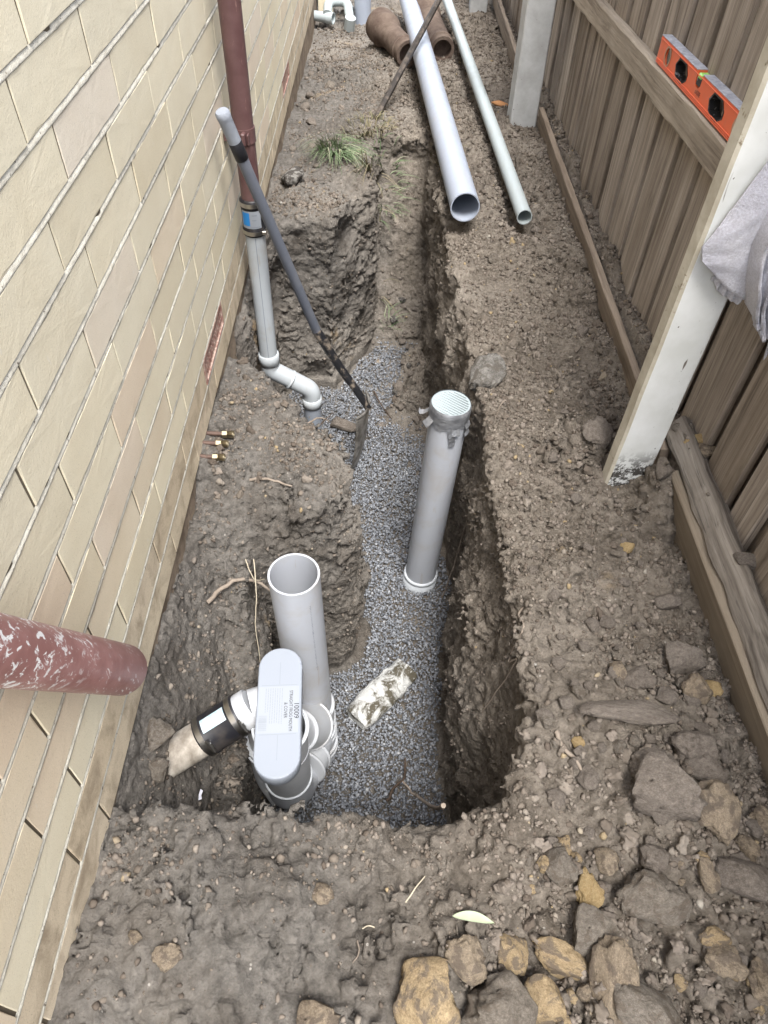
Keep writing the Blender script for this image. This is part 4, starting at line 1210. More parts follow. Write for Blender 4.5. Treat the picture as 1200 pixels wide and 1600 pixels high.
# ---------------------------------------------------------------- waste branch from the wall
A0, A1, A2, A3 = Vector((-0.466, 0.584, -0.220)), Vector((-0.345, 0.642, -0.168)), Vector((-0.264, 0.682, -0.132)), Vector((-0.240, 0.694, -0.121))
br = empty('waste_branch', A1, 'old stone coloured drain stub joined by a black clamped rubber coupling to the gully', 'pipe')
q = lp(A1)
tube(q(A0, (A0 + A1) / 2, A1 + (A2 - A1) * .2), 0.0395, 36, wob=0.03).build('old_pipe', MAT['oldpipe'], br)
d = (A2 - A1).normalized(); L = (A2 - A1).length
cp = tube(q(A1, A1 + d * .004, A1 + d * .014, A1 + d * 0.02, A2 - d * 0.02, A2 - d * .014, A2 - d * .004, A2), [0.043, 0.0455, 0.0455, 0.0438, 0.0438, 0.0455, 0.0455, 0.043], 40).build('rubber_coupling', MAT['rubber'], br)
for t in (0.010, L - 0.010):
    c = A1 + d * t
    mb = tube(q(c - d * 0.006, c + d * 0.006), 0.0466, 40)
    side = d.cross(Vector((0, 0, 1))).normalized()
    hv = (side * 0.75 + Vector((0, 0, 0.55))).normalized()
    rotm = Matrix((d, hv.cross(d), hv)).transposed()
    mb.box(c + hv * 0.050 - A1, (0.011, 0.016, 0.009), 0.002, rotm)
    tube(q(c + hv * 0.053 - hv.cross(d) * 0.016, c + hv * 0.053 + hv.cross(d) * 0.016), 0.0036, 8, mb)
    mb.build('hose_clamp', MAT['steel'], cp)
mb = MB(); up = (Vector((0, -0.25, 1)) - d * Vector((0, -0.25, 1)).dot(d)).normalized(); sd_ = d.cross(up)
v = []; f = []
for i in range(9):
    a = R_(-8 + 5 * i)
    r_ = up * math.cos(a) + sd_ * math.sin(a) * -1
    for t in (0.021, L - 0.021): v.append(A1 + d * t + r_ * 0.0443 - A1)
for i in range(8): f.append((2 * i, 2 * i + 1, 2 * i + 3, 2 * i + 2))
mb.add(v, f); mb.build('sticker', MAT['label_teal'], cp)
tube(q(A2 - d * 0.006, A2 + d * 0.002, A2 + d * 0.024, A2 + d * 0.025, A3), [0.0410, 0.0420, 0.0420, 0.0375, 0.0375], 36).build('elbow_socket', MAT['pvc_white'], br)
tube([Vector(p) - A1 for p in fillet([A3 - d * 0.006, (-0.205, 0.706, -0.122), (-0.190, 0.700, -0.20)], 0.05, 10)], 0.0375, 36).build('elbow', MAT['pvc_white'], br)

for x_, y_, w_, lab in ((-0.425, 0.622, 0.060, 'grey brown crumbly lump above the wall end of the drain stub'), (-0.418, 0.560, 0.052, 'grey brown crumbly lump below the wall end of the drain stub'), (-0.437, 0.590, 0.06, 'grey brown packing lump right at the wall end of the drain stub')):
    o = link('mortar_lump', clod_mesh(int(w_ * 1000), ICO4, 0.45, 2.2), MAT['clod_grey'])
    o.scale = (w_ * .5, w_ * .5, w_ * .42); o.location = (x_, y_, hmean(x_, y_) + 0.006 if y_ != 0.590 else -0.185); o.rotation_euler = (0.3, 0.5, y_ * 9)
    tag(o, lab, 'rubble')

# ---------------------------------------------------------------- capped upright pipe, duct tape round its cap
CT, CB = Vector((0.2165, 1.552, -0.008)), Vector((0.185, 1.560, -0.842))
cp_ = empty('capped_pipe', CB, 'upright grey white pipe with a silver taped cap standing on the gravel', 'pipe')
q = lp(CB); ax = (CB - CT).normalized()
tube(q(CT + ax * 0.02, CT.lerp(CB, .5), CB), 0.0548, 48).build('pipe', MAT['pvc_grey'], cp_)
mb = tube(q(CB - ax * 0.044, CB - ax * 0.042, CB - ax * 0.034, CB - ax * 0.032, CB - ax * 0.022, CB - ax * 0.020, CB + ax * 0.02), [0.057, 0.0615, 0.0615, 0.0595, 0.0595, 0.0622, 0.0622], 48)
mb.build('base_socket', MAT['pvc_rim'], cp_)
capo = tube(q(CT - ax * 0.010, CT - ax * 0.008, CT + ax * 0.02), [0.0555, 0.0575, 0.0575], 48).build('cap', MAT['pvc_cap'], cp_)
# taped band: wrinkled ring with a torn lower edge
n_ = 96; v = []; f = []
e1 = ax.cross(Vector((0, 1, 0))).normalized(); e2 = ax.cross(e1)
rowsT = 9
for i in range(n_):
    a = 2 * math.pi * i / n_
    rd = e1 * math.cos(a) + e2 * math.sin(a)
    low = 0.047 + 0.006 * mnoise.noise(Vector((math.cos(a) * 3, math.sin(a) * 3, 1)))
    for k_ in range(rowsT):
        t = k_ / (rowsT - 1)
        z_ = -0.013 + (low + 0.013) * t
        w_ = 0.0592 + 0.0012 * mnoise.noise(Vector((math.cos(a) * 4, math.sin(a) * 4, t * 9 + a))) - 0.0022 * t + (0.0008 if int(t * 5) % 2 else 0)
        if k_ == 0: w_ = 0.0555
        v.append(CT + ax * z_ + rd * w_ - CB)
for i in range(n_):
    for k_ in range(rowsT - 1):
        a = i * rowsT + k_; b = ((i + 1) % n_) * rowsT + k_
        f.append((a, b, b + 1, a + 1))
mb = MB(); mb.add(v, f, True)
# hanging tails and crumpled flaps
def flap(a0, w0, z0, pts, seed):
    v = []; f = []
    for i, (dz, da, out) in enumerate(pts):
        for s_ in (-1, 0, 1):
            a = a0 + da + s_ * w0 * (1 - 0.25 * i / len(pts))
            rd = e1 * math.cos(a) + e2 * math.sin(a)
            v.append(CT + ax * (z0 + dz) + rd * (0.0575 + out + 0.003 * mnoise.noise(Vector((i * 1.7 + seed, s_ * 2.1, seed)))) - CB)
    for i in range(len(pts) - 1):
        for s_ in (0, 1):
            a = i * 3 + s_; f.append((a, a + 1, a + 4, a + 3))
    mb.add(v, f)
def ang(dx, dy):
    w = Vector((dx, dy, 0)).normalized(); return math.atan2(w.dot(e2), w.dot(e1))
flap(ang(0.05, -1), 0.17, 0.035, [(0, 0, 0.001), (0.016, -0.03, 0.002), (0.034, -0.10, 0.004), (0.052, -0.16, 0.003), (0.066, -0.17, 0.004)], 1)
flap(ang(0.35, -1), 0.22, 0.038, [(0, 0, 0.001), (0.010, 0.02, 0.004), (0.020, 0.05, 0.008), (0.024, -0.12, 0.006)], 2)
flap(ang(0.95, -0.5), 0.25, 0.034, [(0, 0, 0.001), (0.014, 0.03, 0.008), (0.026, 0.08, 0.004), (0.036, 0.1, 0.010)], 3)
flap(ang(-0.95, -0.45), 0.22, 0.028, [(0, 0, 0.001), (0.012, 0.0, 0.012), (0.020, 0.05, 0.020), (0.032, 0.1, 0.012)], 4)
flap(ang(-0.95, 0.1), 0.14, 0.02, [(0, 0, 0.001), (0.012, 0.0, 0.014), (0.018, 0.05, 0.026), (0.014, 0.1, 0.03)], 5)
tp = mb.build('duct_tape', MAT['tape'], cp_)
mb = MB()
for i in range(11):
    o_ = -0.0455 + 0.0091 * i
    hl = math.sqrt(max(0.05 ** 2 - o_ ** 2, 1e-5))
    dv = Vector((0.80, -0.60, 0)); nv_ = Vector((0.60, 0.80, 0))
    c = CT - ax * 0.0112 + nv_ * o_ - CB
    rotm = Matrix((dv, nv_, Vector((0, 0, 1)))).transposed()
    mb.box(c, (hl * 2, 0.0040, 0.003), 0.0008, rotm)
ro = mb.build('cap_ridge', MAT['pvc_cap'], capo); ro['kind'] = 'stuff'

# ---------------------------------------------------------------- downpipe
DX, DY = -0.392, 2.185
dp = empty('downpipe', (DX, DY, -0.86), 'maroon downpipe joined by a black rubber coupling to a grey white drain pipe', 'downpipe')
b0 = Vector(dp.location); q = lp(b0)
tube(q((DX, DY, 2.5), (DX, DY, 1.2), (DX, DY, 0.245)), 0.0300, 32).build('upper_pipe', MAT['maroon'], dp)
mb = tube(q((DX, DY, 0.475), (DX, DY, 0.435)), 0.0328, 32)
mb.box(Vector((DX - 0.03, DY, 0.455)) - b0, (0.05, 0.05, 0.028), 0.002)
mb.box(Vector((DX + 0.004, DY - 0.040, 0.455)) - b0, (0.012, 0.022, 0.034), 0.003)
mb.box(Vector((DX + 0.018, DY - 0.040, 0.455)) - b0, (0.005, 0.020, 0.03), 0.002)
mb.build('pipe_bracket', MAT['maroon'], dp)
zz = [0.270, 0.266, 0.246, 0.243, 0.180, 0.177, 0.157, 0.153]
cpl = tube(q(*[(DX, DY, z_) for z_ in zz]), [0.033, 0.0370, 0.0370, 0.0350, 0.0350, 0.0370, 0.0370, 0.033], 36).build('rubber_coupling', MAT['rubber'], dp)
for z_ in (0.2560, 0.1670):
    mb = tube(q((DX, DY, z_ + 0.0065), (DX, DY, z_ - 0.0065)), 0.0380, 36)
    mb.box(Vector((DX + 0.034, DY - 0.022, z_)) - b0, (0.014, 0.012, 0.012), 0.002)
    mb.build('hose_clamp', MAT['steel'], cpl)
def wrap(a0, a1, z0, z1, r, m, name, par):
    v = []; f = []; n_ = 12
    for i in range(n_ + 1):
        a = a0 + (a1 - a0) * i / n_
        for z_ in (z0, z1): v.append(Vector((DX + r * math.cos(a), DY + r * math.sin(a), z_)) - b0)
    for i in range(n_): f.append((2 * i, 2 * i + 2, 2 * i + 3, 2 * i + 1))
    mb = MB(); mb.add(v, f, True); return mb.build(name, m, par)
wrap(R_(-150), R_(-40), 0.184, 0.2395, 0.0353, MAT['label'], 'sticker', cpl)
wrap(R_(-142), R_(-100), 0.193, 0.2345, 0.0356, MAT['label_blue'], 'sticker_panel', cpl)
wrap(R_(-88), R_(-60), 0.225, 0.229, 0.0356, MAT['grey_ink'], 'print', cpl)
wrap(R_(-88), R_(-66), 0.210, 0.213, 0.0356, MAT['grey_ink'], 'print', cpl)
wrap(R_(-95), R_(-50), 0.1875, 0.190, 0.0356, MAT['grey_ink'], 'print', cpl)
E0, E1 = Vector((DX, DY, -0.385)), Vector((-0.243, 2.20, -0.490))
tube(q((DX, DY, 0.16), (DX, DY, -0.1), (DX, DY, -0.345)), 0.0318, 36).build('lower_pipe', MAT['pvc_aged'], dp)
wrap(R_(-84), R_(-80), -0.34, 0.15, 0.0320, MAT['grey_ink'], 'printed_line', dp)
tube(q((DX, DY, -0.312), (DX, DY, -0.314), (DX, DY, -0.352), (DX, DY, -0.354)), [0.035, 0.0385, 0.0385, 0.035], 36).build('elbow_socket', MAT['pvc_aged'], dp)
tube([Vector(p) - b0 for p in fillet([(DX, DY, -0.35), E0, E1, (-0.243, 2.20, -0.545)], 0.045, 8)], 0.0345, 36).build('offset_bend', MAT['pvc_aged'], dp)
tube(q((-0.3225, 2.192, -0.4361), (-0.3215, 2.192, -0.4368), (-0.318, 2.1925, -0.4392), (-0.317, 2.1925, -0.4399)), [0.036, 0.0385, 0.0385, 0.036], 36).build('joint_ring', MAT['pvc_aged'], dp)
tube(q((-0.243, 2.20, -0.528), (-0.243, 2.20, -0.530), (-0.243, 2.20, -0.565), (-0.243, 2.20, -0.567)), [0.0355, 0.039, 0.039, 0.0355], 36).build('elbow_socket', MAT['pvc_aged'], dp)
tube(q((-0.243, 2.20, -0.56), (-0.243, 2.20, -0.855)), 0.0345, 36).build('drop_pipe', MAT['pvc_bright'], dp)

# cut off maroon pipe in the left foreground, hanging down along the wall
S0, S1 = Vector((-0.384, 0.556, 0.277)), Vector((-0.404, 0.418, 0.565))
o = tube([p for p in (S0, S0.lerp(S1, .02), S0.lerp(S1, .5), S1, S0.lerp(S1, 2.0))], [0.0385, 0.040, 0.040, 0.040, 0.040], 40, wall=0.003).build('pipe_end', MAT['maroon_splash'])
for vv in o.data.vertices: vv.co -= S0
o.location = S0
tag(o, 'cut off maroon waste pipe with white paint splashes in front of the wall', 'pipe')

# ---------------------------------------------------------------- shovel
sh = empty('shovel', (-0.07, 2.2, -0.86), 'grey long handled shovel leaning on the wall with its blade in the gravel', 'shovel')
b0 = Vector(sh.location); q = lp(b0)
T0 = Vector((-0.408, 1.987, 0.585)); K0 = Vector((-0.205, 2.195, -0.235))
def oh(t): return T0 + (K0 - T0) * t
tube(q(oh(0.15), oh(0.55), oh(0.975)), 0.0165, 24).build('handle', MAT['fibreglass'], sh)
tube(q(oh(0.0), oh(0.006), oh(0.02), oh(0.024), oh(0.10)), [0.016, 0.0195, 0.0195, 0.0185, 0.0180], 24).build('grip', MAT['grip'], sh)
tube(q(oh(0.10), oh(0.101), oh(0.16), oh(0.161)), [0.0175, 0.0183, 0.0183, 0.0175], 24).build('grip_band', MAT['rubber'], sh)
neck = bez([oh(0.97), (-0.133, 2.2, -0.374), (-0.062, 2.2, -0.497), (-0.020, 2.2, -0.578)], 8)
tube([Vector(p) - b0 for p in neck], [0.0175 - 0.004 * i / len(neck) for i in range(len(neck))], 20).build('neck', MAT['black_steel'], sh)
# dished blade seen edge-on: width runs away from the camera, length down into the gravel
vdir = Vector((0.11, 0.80, -0.30)).normalized()        # across the blade
ldir = (Vector((-0.075, 2.16, -0.89)) - Vector((-0.022, 2.2, -0.575))).normalized()
wdir = (vdir - ldir * vdir.dot(ldir)).normalized()
ndir = ldir.cross(wdir).normalized()
if ndir.x < 0: ndir = -ndir
nu, nw = 14, 12; v = []
root_ = Vector((-0.020, 2.2, -0.572))
for i in range(nu + 1):
    t = i / nu
    half = 0.105 * (1.0 if t < 0.6 else math.sqrt(max(0.0, 1 - ((t - 0.6) / 0.42) ** 2)))
    for k_ in range(nw + 1):
        w_ = -1 + 2 * k_ / nw
        p = root_ + ldir * (0.30 * t) + wdir * (half * w_) - ndir * (0.030 * (w_ * w_) * (1 - .5 * t)) + ndir * (0.012 * math.sin(t * 3)) 
        v.append(p)
top = v; bot = [p + ndir * 0.0022 for p in v]
f = []
W = nw + 1
for i in range(nu):
    for k_ in range(nw):
        a = i * W + k_; f.append((a, a + 1, a + W + 1, a + W)); f.append((a + len(v) + W, a + len(v) + W + 1, a + len(v) + 1, a + len(v)))
per = [k_ for k_ in range(W)] + [i * W + nw for i in range(1, nu + 1)] + [nu * W + k_ for k_ in range(nw - 1, -1, -1)] + [i * W for i in range(nu - 1, 0, -1)]
for i in range(len(per)):
    a, b = per[i], per[(i + 1) % len(per)]; f.append((b, a, a + len(v), b + len(v)))
mb = MB(); mb.add([p - b0 for p in top + bot], f, True)
mb.build('blade', MAT['worn_steel'], sh)
# rolled tread along the top of the blade
tr = [root_ + wdir * (0.105 * w_) - ndir * (0.030 * w_ * w_) for w_ in [-1 + 2 * i / 10 for i in range(11)]]
tube([p - b0 for p in tr], 0.0055, 10).build('tread', MAT['worn_steel'], sh)

# ---------------------------------------------------------------- pipes lying on the right bank
def pipe_on(name, a, b, r, wall_, m, label, wob=0):
    a = Vector(a); b = Vector(b)
    n = 10
    sag = lambda t: Vector((0, 0, 0))
    o = tube([a.lerp(b, i / n) - a for i in range(n + 1)], r, 48, wall=wall_).build(name, m)
    o.location = a
    return tag(o, label, 'pipe')
pipe_on('plastic_pipe', (0.325, 2.622, 0.05), (0.140, 5.80, 0.03), 0.055, 0.0042, MAT['pvc_blue_white'], 'thick bluish white plastic pipe lying open ended along the far trench edge')
pipe_on('plastic_pipe', (0.551, 2.612, 0.024), (0.41, 5.80, 0.0), 0.0285, 0.003, MAT['pvc_pressure'], 'thin pale plastic pipe lying between the thick pipe and the fence')
# iron bar stuck in the ground and resting over the thick pipe
B0 = Vector((-0.022, 3.72, -0.05)); B1 = Vector((0.205, 4.30, 0.165))
B2 = B0 + (B1 - B0) * 2.1
o = tube([Vector((0, 0, 0)), (B2 - B0) * .5, B2 - B0], 0.0155, 6, smooth=False).build('iron_bar', MAT['bar']); o.location = B0
tag(o, 'dark iron bar stuck in the soil and leaning across the thick pipe', 'crowbar')
# old earthenware pipes
def earthen(a, b, r, bell, label, socket_first=True):
    a = Vector(a); b = Vector(b); d = (b - a).normalized(); L = (b - a).length
    root = empty('clay_pipe', a, label, 'pipe')
    path = [Vector((0, 0, 0)), d * 0.09, d * 0.105, d * 0.13, d * L * .6, d * L]
    rad = [bell, bell, bell * .97, r, r * .98, r]
    tube(path, rad, 36, wall=0.017, wob=0.02).build('barrel', MAT['clay_pipe'], root)
    tube([d * (L - 0.075), d * (L - 0.073), d * (L - 0.055), d * (L - 0.053)], [r * .99, r * 1.06, r * 1.06, r * .99], 36, wob=0.02).build('collar', MAT['clay_pipe'], root)
    return root
earthen((-0.012, 5.02, 0.0), (0.150, 4.62, -0.03), 0.070, 0.094, 'brown earthenware pipe with a wide bell, left of the thick pipe', True)
earthen((0.262, 5.30, 0.02), (0.345, 4.66, -0.015), 0.068, 0.085, 'brown earthenware pipe facing open end forward, right of the thick pipe', True)
# white waste fittings by the far corner
ft = empty('waste_fittings', (-0.30, 5.65, -0.2), 'cluster of small white waste pipe bends by the far corner of the wall', 'pipe')
b0 = Vector(ft.location); q = lp(b0)
tube(q((-0.50, 5.66, -0.12), (-0.34, 5.60, -0.12)), 0.030, 20, wall=0.004).build('open_pipe', MAT['pvc_pressure'], ft)
tube(q((-0.37, 5.612, -0.12), (-0.325, 5.596, -0.12)), 0.035, 20, wall=0.006).build('socket', MAT['pvc_pressure'], ft)
tube([Vector(p) - b0 for p in fillet([(-0.365, 5.60, -0.10), (-0.365, 5.74, -0.06), (-0.24, 5.76, -0.06), (-0.21, 5.56, -0.14)], 0.06, 6)], 0.030, 20).build('trap_bend', MAT['pvc_pressure'], ft)
tube(q((-0.22, 5.57, -0.17), (-0.21, 5.55, -0.10)), 0.036, 20).build('socket', MAT['pvc_pressure'], ft)
tube([Vector(p) - b0 for p in fillet([(-0.46, 6.02, -0.08), (-0.30, 6.00, -0.08), (-0.22, 5.86, -0.14)], 0.06, 6)], 0.030, 20).build('waste_bend', MAT['pvc_pressure'], ft)
o = tube([Vector((0, 0, 0)), Vector((0.0, 0.02, 0.55))], 0.055, 32, wall=0.004).build('plastic_pipe', MAT['pvc_blue_white']); o.location = (-0.135, 5.72, -0.22)
tag(o, 'short upright white plastic pipe standing behind the waste bends', 'pipe')
o = MB().box((0, 0, 0), (0.10, 0.10, 0.22), 0.004).build('brick_pier', MAT['brick']); o.location = (-0.40, 5.98, -0.12)
tag(o, 'small cream brick pier beyond the far corner of the wall', 'pier')

# ---------------------------------------------------------------- brass ended water pipes
for (x, y, lab) in ((-0.384, 1.445, 'brass capped copper pipe end by the wall, farthest of three'), (-0.390, 1.392, 'brass capped copper pipe end by the wall, middle of three'), (-0.392, 1.345, 'short pale brass capped pipe end by the wall, nearest of three')):
    z_ = max(hmean(x, y), -0.05) + 0.012
    root = empty('water_pipe', (x - 0.07, y, z_), lab, 'pipe', 'brass ended water pipes')
    tube([Vector((-0.03, 0.004, 0)), Vector((0.045, 0, 0.0))], 0.0062, 16).build('copper_tube', MAT['copper'], root)
    tube([Vector((0.045, 0, 0)), Vector((0.058, 0, 0))], 0.0105, 6, smooth=False).build('nut', MAT['brass'], root)
    tube([Vector((0.058, 0, 0)), Vector((0.062, 0, 0)), Vector((0.0625, 0, 0)), Vector((0.076, 0, 0))], [0.0085, 0.0085, 0.0098, 0.0098], 18, wall=0.004).build('brass_end', MAT['brass'], root)

# ---------------------------------------------------------------- broken pipe length crusted with mortar, on the gravel
a = Vector((-0.032, 0.992, -0.812)); b = Vector((0.128, 1.165, -0.808))
nn = 26; sg = 36; d = (b - a).normalized(); sx = d.cross(Vector((0, 0, 1))).normalized(); v = []; f = []
for i in range(nn + 1):
    t = i / nn
    c = a.lerp(b, t)
    r0 = 0.052 * (1 if t > 0.22 else 0.80 + 0.20 * math.sqrt(t / 0.22)) * (0.88 if t > 0.80 else 1.0)
    for k_ in range(sg):
        an = 2 * math.pi * k_ / sg
        dd = sx * math.cos(an) + Vector((0, 0, 1)) * math.sin(an) * 0.85
        r_ = r0 * (1 + 0.10 * mnoise.noise(c * 22 + dd * 2.5) + 0.06 * mnoise.noise(c * 70 + dd * 6) + 0.03 * mnoise.noise(c * 150 + dd * 14))
        v.append(c + dd * r_ + d * (0.012 * mnoise.noise(dd * 2 + Vector((t * 3, 0, 0)))) - a)
for i in range(nn):
    for k_ in range(sg):
        q_ = i * sg + k_; q2 = i * sg + (k_ + 1) % sg; f.append((q_, q2, q2 + sg, q_ + sg))
mb = MB(); mb.add(v, f, True); mb.add([v[k_] for k_ in range(sg)], [tuple(range(sg))[::-1]]); mb.add(v[-sg:], [tuple(range(sg))])
o = mb.build('broken_pipe', MAT['crust']); o.location = a
tag(o, 'broken length of pipe crusted with white mortar and dirt on the gravel', 'rubble')

# ---------------------------------------------------------------- fence
fence = empty('paling_fence', (0.78, 2.5, 0.0), 'weathered paling fence with pale posts, a rail and plinth boards', 'fence')
fb = Vector(fence.location)
def board(name, c, d, m, seed, axis=2, rot=None, bow=0.003, n=10, wear=0.0015):
    """a sawn board with slightly wandering edges; long axis = axis"""
    r = random.Random(seed)
    L = d[axis]; o1, o2 = [(1, 2), (2, 0), (0, 1)][axis]
    v = []; f = []
    ph = r.uniform(0, 99)
    for i in range(n + 1):
        t = -L / 2 + L * i / n
        bx = bow * mnoise.noise(Vector((t * 1.1, ph, 0))); by = bow * mnoise.noise(Vector((t * 1.1, ph, 7)))
        h1, h2 = d[o1] / 2, d[o2] / 2
        ch = min(h1, h2) * 0.22
        for (p1, p2) in ((-h1 + ch, -h2), (h1 - ch, -h2), (h1, -h2 + ch), (h1, h2 - ch), (h1 - ch, h2), (-h1 + ch, h2), (-h1, h2 - ch), (-h1, -h2 + ch)):
            w_ = wear * mnoise.noise(Vector((t * 14, p1 * 60 + ph, p2 * 60)))
            p = [0, 0, 0]; p[axis] = t; p[o1] = p1 + bx + w_; p[o2] = p2 + by + w_
            v.append(p)
    for i in range(n):
        for k_ in range(8):
            a_ = i * 8 + k_; b_ = i * 8 + (k_ + 1) % 8; f.append((a_, b_, b_ + 8, a_ + 8))
    f.append(tuple(range(8))[::-1]); f.append(tuple(range(n * 8, n * 8 + 8)))
    me = mesh_from(v, f)
    o = link(name, me, m, fence)
    o.location = Vector(c) - fb
    if rot: o.rotation_euler = rot
    return o
# palings: a front board over each joint of the back boards; dark joint lines as in the photograph
joints = [0.42, 0.60, 0.775, 0.962, 1.074, 1.251, 1.46, 1.65, 1.842, 2.01, 2.199, 2.402, 2.574, 2.756, 2.941, 3.10, 3.227, 3.40, 3.58, 3.76, 3.94, 4.12, 4.30, 4.48, 4.66, 4.84, 5.02, 5.20, 5.38, 5.56, 5.74, 5.92, 6.10]
joints = [-0.84 + 0.18 * i for i in range(7)] + joints
for i, y0 in enumerate(joints[:-1]):
    y1 = joints[i + 1]; w = y1 - y0
    # front board starts at the joint line, back board fills the rest, a little set in
    fw = w * rnd.uniform(0.78, 0.86)
    zt = 1.58 + rnd.uniform(-.02, .02)
    gap = rnd.uniform(0.002, 0.006)
    board('paling', (0.8045 + rnd.uniform(-.002, .002), y0 + gap + fw / 2, zt / 2 - 0.03), (0.019, fw - gap * 1.2, zt + 0.10), MAT['paling_wood'], 300 + i, 2, (0, rnd.uniform(-.003, .003), rnd.uniform(-0.03, 0.01)))
    by0 = y0 + fw - 0.055; by1 = y1 + 0.075
    board('paling', (0.8330 + rnd.uniform(-.001, .001), (by0 + by1) / 2, zt / 2 - 0.03), (0.014, by1 - by0 - rnd.uniform(0, .003), zt + 0.10), MAT['paling_wood'], 900 + i, 2, (0, 0, rnd.uniform(-0.015, 0.015)))
# lower rail, following the fall of the ground; upper rail out of the frame
def zr(y): return 0.6675 - 0.052 * (y - 1.70) * 0.83
ra = math.atan(0.052 * 0.83)
for (ya, yb) in ((-0.9, 1.335), (1.338, 3.60), (3.603, 5.9)):
    ym = (ya + yb) / 2
    board('rail', (0.7825, ym, zr(ym) - 0.040), (0.036, (yb - ya) / math.cos(ra), 0.078), MAT['rail_wood'], 60 + int(ym * 10), 1, (-ra, 0, 0), 0.004, 40, 0.0025)
board('rail', (0.7825, 2.5, 1.45), (0.036, 6.8, 0.078), MAT['rail_wood'], 77, 1, (-ra, 0, 0), 0.003, 30)
# plinth boards
board('plinth_board', (0.739, 2.43, 0.036), (0.022, 2.24, 0.086), MAT['plinth_wood'], 81, 1, (R_(0.3), R_(-6), 0), 0.004, 30, 0.002)
board('plinth_board', (0.739, 4.75, 0.0), (0.022, 2.30, 0.10), MAT['plinth_wood'], 82, 1, (R_(1.1), R_(-4), 0), 0.004, 30, 0.002)
board('plinth_board', (0.741, 0.30, 0.035), (0.024, 1.86, 0.125), MAT['treated_wood'], 83, 1, (R_(-1.2), R_(-8), 0), 0.002, 20, 0.001)
# posts
def post(name, c, d, mats, seed, rot=(0, 0, 0), bev=0.006):
    bm = bmesh.new(); bmesh.ops.create_cube(bm, size=1)
    for q_ in bm.verts: q_.co = Vector((q_.co.x * d[0], q_.co.y * d[1], q_.co.z * d[2]))
    bmesh.ops.subdivide_edges(bm, edges=[e for e in bm.edges if abs(e.verts[0].co.z - e.verts[1].co.z) > 0.1], cuts=30)
    long_e = [e for e in bm.edges if abs(e.verts[0].co.z - e.verts[1].co.z) > 0.01 and abs(abs(e.verts[0].co.x) - d[0] / 2) < 1e-5 and abs(abs(e.verts[0].co.y) - d[1] / 2) < 1e-5]
    bmesh.ops.bevel(bm, geom=long_e, offset=bev, segments=1, affect='EDGES')
    for q_ in bm.verts:
        nz = mnoise.noise(Vector((q_.co.x * 20, q_.co.y * 20, q_.co.z * 9 + seed))) * 0.0025
        q_.co.x += nz; q_.co.y += nz * 0.6
    me = bpy.data.meshes.new('shape'); bm.to_mesh(me); bm.free()
    for m in mats: me.materials.append(m)
    for p in me.polygons:
        p.material_index = 1 if (len(mats) > 1 and p.normal.x < -0.55) else 0
    o = bpy.data.objects.new(name, me); COL.objects.link(o); o.parent = fence
    o.location = Vector(c) - fb; o.rotation_euler = rot
    return o
p1 = post('post', (0.6565, 1.293, 0.70), (0.113, 0.040, 1.75), [MAT['post'], MAT['post_edge']], 1, (0, R_(0.55), R_(9)))
p1['label'] = 'near white painted post with a beige edge'
for pl in p1.data.vertices: pl.co.z += 0
p2 = post('post', (0.655, 3.60, 0.68), (0.122, 0.10, 1.80), [MAT['old_post']], 2, (R_(0.4), R_(-0.6), R_(4)))
p2['label'] = 'farther pale grey post behind the thin pipe end'
p3 = post('post', (0.635, 5.70, 0.6), (0.115, 0.10, 1.80), [MAT['old_post']], 3, (0, 0, 0))
p3['label'] = 'most distant grey post at the top of the picture'
# loose weathered timber lying along the plinth
tb = None
_f = fence
o = board('timber_board', (0.0, 0.0, 0.0), (0.040, 1.62, 0.062), MAT['weathered_wood'], 55, 1, None, 0.006, 60, 0.006)
o.parent = None
o.location = (0.7665, 0.555, 0.108); o.rotation_euler = (R_(-0.3), R_(38), R_(-0.6))
tag(o, 'split weathered grey timber lying along the plinth below the near post', 'timber')

# ---------------------------------------------------------------- spirit level on the rail
LY0, LY1, LX = 1.47, 2.288, 0.7835
lv_r = math.atan(0.052 * 0.83)
lev = empty('spirit_level', (LX, 1.88, zr(1.88) + 0.0015), 'orange spirit level with black hand holes standing on the fence rail', 'level')
lev.rotation_euler = (-lv_r, 0, 0)
W_, HH = 0.024, 0.064
x0, x1 = -W_ / 2, W_ / 2
ya, yb = LY0 - 1.88, LY1 - 1.88
# side web with real openings: build the face as strips around hexagonal holes
holes = []
for yc in (0.300, -0.052 + 0.0, -0.37):     # far vial, hand holes follow
    pass
def hexhole(yc, w, h_): return [(yc - w / 2, HH / 2 + h_ * .12), (yc - w * .28, HH / 2 + h_ / 2), (yc + w * .30, HH / 2 + h_ / 2), (yc + w / 2, HH / 2 + h_ * .10), (yc + w * .36, HH / 2 - h_ * .36), (yc + w * .06, HH / 2 - h_ / 2), (yc - w * .22, HH / 2 - h_ / 2), (yc - w / 2, HH / 2 - h_ * .18)]
def ovalhole(yc, w, h_, zc, n=14): return [(yc + w / 2 * math.cos(2 * math.pi * i / n), zc + h_ / 2 * math.sin(2 * math.pi * i / n)) for i in range(n)]
HOLES = [hexhole(0.192, 0.105, 0.047), hexhole(-0.090, 0.105, 0.047), ovalhole(0.320, 0.050, 0.046, 0.034), ovalhole(-0.240, 0.06, 0.046, 0.034)]
bm = bmesh.new()
def loop_edges(pts):
    vs_ = [bm.verts.new((0, y, z)) for y, z in pts]
    return [bm.edges.new((vs_[i], vs_[(i + 1) % len(vs_)])) for i in range(len(vs_))]
